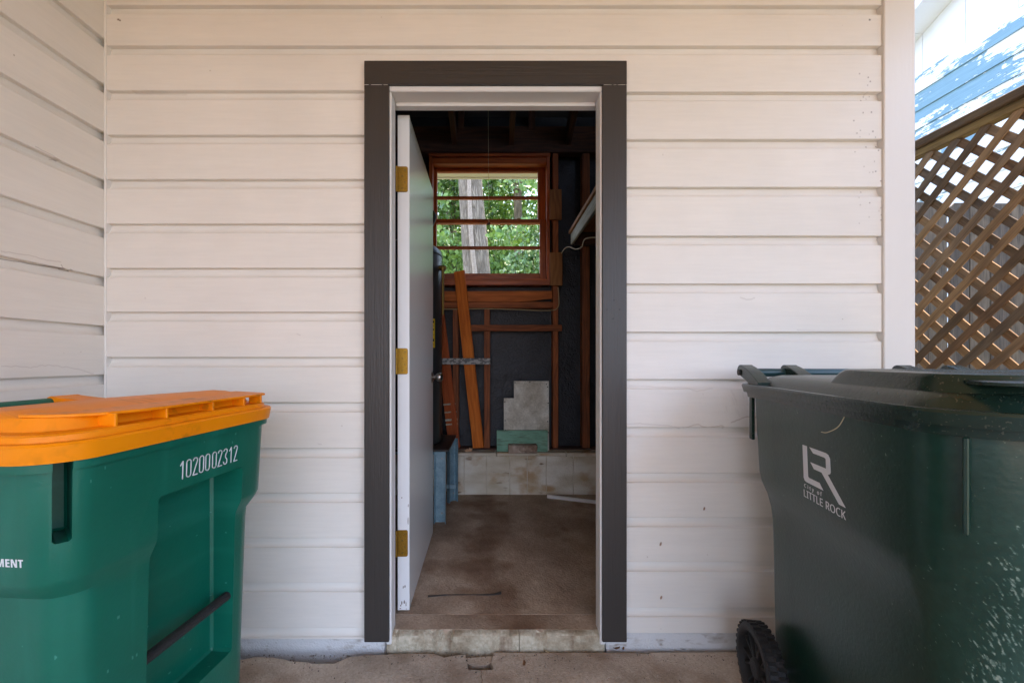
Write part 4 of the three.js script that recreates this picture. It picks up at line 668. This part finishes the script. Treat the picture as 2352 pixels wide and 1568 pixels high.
  for (let z = zr - .36; z > -9; z -= .36) { const a = z, b = z + .355, g = poly([[-a, ry(a)], [-b, ry(b)], [-b, ry(b) + .012], [-a, ry(a) + .012]], .30, 0); part(nh, 'soffit_panel', uvBox(g.rotateY(Math.PI / 2).translate(nx - .3, .002, 0)), wm); }
  part(nh, 'fascia', uvBox(poly([[9, ry(-9) - .02], [-zr, ry(zr) - .02], [-zr, ry(zr) + .16], [9, ry(-9) + .16]].reverse(), .02)).rotateY(Math.PI / 2).translate(nx - .322, 0, 0), wm);
  const rm = mat({ color: lin(.12, .11, .10), roughness: .95 });
  part(nh, 'roof', uvBox(poly([[9.2, ry(-9.2) + .1], [-zr, ry(zr) + .1], [-zr, ry(zr) + .2], [9.2, ry(-9.2) + .2]].reverse(), 5.4)).rotateY(Math.PI / 2).translate(nx - .35, .07, 0), rm);
}

// ---------------------------------------------------------------- trees behind the building
{
  const leafG = (() => { const v = [[0, 0, 0], [.3, .3, .06], [.5, .5, .05], [0, .5, 0], [-.3, .3, .06], [-.5, .5, .05], [.25, .85, -.02], [0, 1, -.08], [-.25, .85, -.02]]; const f = [[0, 1, 3], [1, 2, 3], [2, 6, 3], [6, 7, 3], [7, 8, 3], [8, 5, 3], [5, 4, 3], [4, 0, 3]]; return triGeo(f.flatMap(t => t.flatMap(i => v[i]))); })();
  const leafM = new THREE.MeshPhysicalMaterial({ color: 0xffffff, roughness: .55, transmission: .5, thickness: 0, side: THREE.DoubleSide });
  const crown = (parent, name, clumps, n, size, seed, cols) => {
    const r = rng(seed), im = shade(new THREE.InstancedMesh(leafG, leafM, n)), m = new THREE.Matrix4(), q = new THREE.Quaternion(), eu = new THREE.Euler(), c = new THREE.Color(), tot = clumps.reduce((a, k) => a + k[3] ** 2, 0);
    let cum = clumps.map((a => k => a += k[3] ** 2 / tot)(0));
    for (let i = 0; i < n; i++) {
      const t = r(), k = clumps[Math.min(clumps.length - 1, cum.findIndex(v => v >= t))] ?? clumps[0], u = r() * 2 - 1, a = r() * 6.283, d = k[3] * Math.pow(r(), .45), s = Math.sqrt(1 - u * u);
      eu.set(-1.2 + r() * 1.6, r() * 6.283, (r() - .5) * 1.4); q.setFromEuler(eu); const z = size * (.6 + .8 * r());
      m.compose(new THREE.Vector3(k[0] + d * s * Math.cos(a), k[1] + .75 * d * u, k[2] + d * s * Math.sin(a)), q, new THREE.Vector3(z, z, z)); im.setMatrixAt(i, m);
      const w = r(); c.setRGB(cols[0][0] + (cols[1][0] - cols[0][0]) * w, cols[0][1] + (cols[1][1] - cols[0][1]) * w, cols[0][2] + (cols[1][2] - cols[0][2]) * w); im.setColorAt(i, c);
    }
    im.name = name; im.userData.kind = 'stuff'; parent.add(im); return im;
  };
  const barkT = tex(512, 512, (u, v) => { const n = fbm(u * 14, v * 5, 501, 14, 5, 4), f = fbm(u * 50, v * 14, 505, 50, 14, 3), rd = Math.abs(fbm(u * 18, v * 4, 509, 18, 4, 3) - .5) * 2; return mixc([78, 66, 54], [164, 148, 128], clamp(.4 * n + .3 * f + .7 * rd)); });
  const barkB = tex(512, 512, (u, v) => 255 * clamp(Math.abs(fbm(u * 18, v * 4, 509, 18, 4, 3) - .5) * 2.4 + .3 * fbm(u * 50, v * 14, 505, 50, 14, 2)), false);
  const bark = mat({ map: rep(barkT, 1, 1), roughness: .95, bumpMap: rep(barkB, 1, 1), bumpScale: .03 }), scar = mat({ map: rep(woodMap([134, 116, 100], [196, 176, 156], 515, 10), 1, 3), roughness: .85, bumpMap: rep(barkB, .6, .6), bumpScale: .01 });
  const trunkG = (pts, r0, r1, seed, seg = 40, rs = 22) => {
    const c = new THREE.CatmullRomCurve3(pts.map(p => new THREE.Vector3(...p))), L = c.getLength(), pos = [], uv = [], P = [];
    for (let j = 0; j <= seg; j++) { const t = j / seg, o = c.getPoint(t), row = []; for (let i = 0; i <= rs; i++) { const a = (i % rs) / rs * 6.28318, rr = (r0 + (r1 - r0) * t) * (1 + .35 * Math.max(0, 1 - t * L / .9) ** 2) * (1 + .13 * (fbm(Math.cos(a) * 1.4 + 5, Math.sin(a) * 1.4 + t * L * .5 + 5, seed, 0, 0, 3) - .5) * 2); row.push([o.x + rr * Math.cos(a), o.y, o.z + rr * Math.sin(a), i / rs * (r0 > .2 ? 2 : 1), t * L]); } P.push(row); }
    for (let j = 0; j < seg; j++) for (let i = 0; i < rs; i++) for (const [b, a] of [[j, i], [j + 1, i], [j + 1, i + 1], [j, i], [j + 1, i + 1], [j, i + 1]]) { pos.push(...P[b][a].slice(0, 3)); uv.push(P[b][a][3], P[b][a][4]); }
    const g = new THREE.BufferGeometry(); g.setAttribute('position', new THREE.Float32BufferAttribute(pos, 3)); g.setAttribute('uv', new THREE.Float32BufferAttribute(uv, 2)); g.computeVertexNormals(); return toCreasedNormals(g, 1.2);
  };
  const greens = [[[.07, .15, .018], [.2, .36, .05]], [[.11, .22, .02], [.32, .47, .07]], [[.03, .08, .015], [.08, .16, .03]]];
  const tree = (label, base, top, r0, limbs, clumps, n, size, seed, col, extra) => {
    const t = thing('tree', label, 'tree', base, 'trees behind the building'), mid = [base[0] + (top[0] - base[0]) * .5 + (r0 > .3 ? 0 : .1), (base[1] + top[1]) / 2, base[2] + (top[2] - base[2]) * .5];
    const rel = p => [p[0] - base[0], p[1] - base[1], p[2] - base[2]]; bases.set(t, null);
    const tr = part(t, 'trunk', trunkG([rel(base), rel(mid), rel(top)], r0, r0 * .55, seed), bark);
    for (const [a, b, rr] of limbs) part(t, 'limb', trunkG([rel(a), rel([(a[0] + b[0]) / 2, (a[1] + b[1]) / 2 + .15, (a[2] + b[2]) / 2]), rel(b)], rr, rr * .35, seed + 3, 12, 9), bark);
    crown(t, 'crown', clumps.map(k => [...rel(k), k[3]]), n, size, seed + 1, col); if (extra) extra(t, rel); return t;
  };
  const at = (px, py, d) => [X(px, d), Y(py, d), -d];
  // the big trunk filling the window
  const bb = [X(1115, 10), -.13, -10], bt = [X(1052, 10), 9.5, -10];
  tree('thick grey trunked tree with a long pale scar standing nearest the storage room window', bb, bt, .36, [[[bt[0], 7, -10.1], [2.2, 9, -9], .14], [[bt[0], 7.5, -10.1], [-2.6, 9.6, -11], .13], [[bt[0] + .2, 6.2, -10.1], [1.0, 5.0, -8.6], .05]],
    [[.6, 10.5, -10, 2.6], [-2.4, 9.8, -11, 2], [2.4, 9.4, -9.5, 2], [...at(1175, 545, 8.6), .34], [...at(1150, 545, 8.8), .26], [...at(1205, 530, 8.4), .28], [...at(1012, 470, 8.8), .22], [...at(1020, 545, 8.6), .22], [...at(1185, 415, 8.8), .36], [...at(1222, 425, 8.6), .3]], 9000, .12, 521, greens[1],
    (t, rel) => { const a = at(1076, 350, 9.70), b = at(1078, 440, 9.70), c = at(1082, 540, 9.69), d = at(1091, 630, 9.68), e = at(1100, 780, 9.68); part(t, 'bark_scar', trunkG([rel(e), rel(d), rel(c), rel(b), rel(a)], .062, .04, 527, 40, 12), scar); });
  for (const [px, d, r0, seed] of [[1036, 16, .17, 541], [1192, 15, .2, 542], [1008, 20, .12, 543], [985, 14, .16, 544], [1262, 18, .22, 545], [1128, 24, .25, 546]]) {
    const x = X(px, d), rr = rng(seed), cl = []; for (let i = 0; i < 16; i++) cl.push([x + (rr() - .5) * 5.5, 3.4 + rr() * 8, -d - (rr() - .3) * 4, .8 + rr() * 1.0]);
    tree(`slender tree with a ${['pale', 'mottled', 'dark', 'leaning', 'stout', 'distant'][seed - 541]} grey trunk in the leafy wood behind the building`, [x, -.13, -d], [x + (rr() - .5) * .8, 11, -d - .3], r0, Array.from({ length: 5 }, (_, i) => [[x, 4 + i, -d], [x + (rr() - .5) * 4, 5 + i * 1.2, -d + (rr() - .5) * 3], .05]), cl, 11000, .15, seed, greens[seed % 2 ? 1 : 0]);
  }
  const sb = thing('shrub', 'leafy young sapling growing close outside the storage room window', 'shrub', [.42, -.13, -6.4]); bases.set(sb, null);
  for (const [x, y] of [[-.1, 2.7], [.18, 2.75], [.02, 2.9], [.3, 2.5]]) part(sb, 'stem', trunkG([[0, 0, 0], [x * .4, y * .5, .02], [x, y, .05]], .02, .006, 561, 14, 7), bark);
  crown(sb, 'foliage', [[.0, 2.45, 0, .34], [.2, 2.6, 0, .3], [.1, 2.78, .05, .2], [.32, 2.4, 0, .3], [-.15, 2.65, .05, .12], [.1, 1.6, 0, .5]], 2600, .055, 562, [[.10, .2, .03], [.24, .36, .06]]);
  const wd = new THREE.Group(); const rr = rng(571), cl = []; for (let i = 0; i < 130; i++) cl.push([(rr() - .5) * 34, .8 + rr() * 15, -27 - rr() * 9, 1.2 + rr() * 1.5]);
  const im = crown(scene, 'woodland', cl, 60000, .26, 572, greens[0]); tag(im, 'dense leafy wood filling the distance behind the trees', 'wood', null, 'stuff');
}
// ---------------------------------------------------------------- small litter on the slab
{
  const lm = mat({ color: lin(.16, .075, .03), roughness: .9 }), lm2 = mat({ color: lin(.45, .36, .22), roughness: .9 });
  const leaf = (x, z, s, a, m, label, c = .3) => { const pts = []; for (let i = 0; i < 14; i++) { const t = i / 14 * 6.283, r = s * (.75 + .25 * Math.cos(2 * t)) * (1 + .18 * Math.sin(5 * t)); pts.push([r * Math.cos(t), r * .6 * Math.sin(t)]); } const g = poly(pts, .0006).rotateX(-Math.PI / 2), p = g.attributes.position; for (let i = 0; i < p.count; i++) p.setY(i, p.getY(i) + c * p.getX(i) ** 2 / s + .001); g.rotateY(a); solo('dry_leaf', g.translate(x, .0, z), m, label, 'leaf', [x, 0, z]); };
  const gp = (px, py) => { const d = H * F / (py - VY); return [X(px, d), -d]; };
  leaf(...gp(1417, 1489), .016, .4, lm, 'crumpled brown leaf at the foot of the foundation beside the casing'); leaf(...gp(1432, 1490), .011, 1.2, lm, 'small brown leaf fragment next to the crumpled leaf');
  leaf(...gp(1257, 1497), .011, -.6, lm2, 'small pale curled leaf on the slab before the sill'); leaf(...gp(1204, 1525), .014, 1.4, lm, 'dark brown leaf lying flat on the slab near the crack');
}
{
  const r = rng(661), n = 900, g = new THREE.IcosahedronGeometry(1, 0), im = new THREE.InstancedMesh(g, mat({ color: 0xffffff, roughness: .95 }), n), m = new THREE.Matrix4(), q = new THREE.Quaternion(), c = new THREE.Color();
  for (let i = 0; i < n; i++) {
    const near = r() < .6, x = -.95 + r() * 1.95, z = near ? -1.548 + r() * r() * .06 : -1.54 + r() * .2, s = .0006 + .0022 * r() ** 3; q.setFromEuler(new THREE.Euler(r() * 6, r() * 6, r() * 6));
    m.compose(new THREE.Vector3(x, s * .5, z), q, new THREE.Vector3(s * (.7 + r()), s * .8, s)); im.setMatrixAt(i, m); const w = r(); c.setRGB(.06 + .35 * w * w, .045 + .31 * w * w, .035 + .26 * w * w); im.setColorAt(i, c);
  }
  im.name = 'grit'; scene.add(im); tag(im, 'loose grit scattered on the slab along the wall', 'grit', null, 'stuff');
}
scene.traverse(o => { if (o.isMesh) { o.castShadow = o.receiveShadow = true; } });
renderer.render(scene, camera);
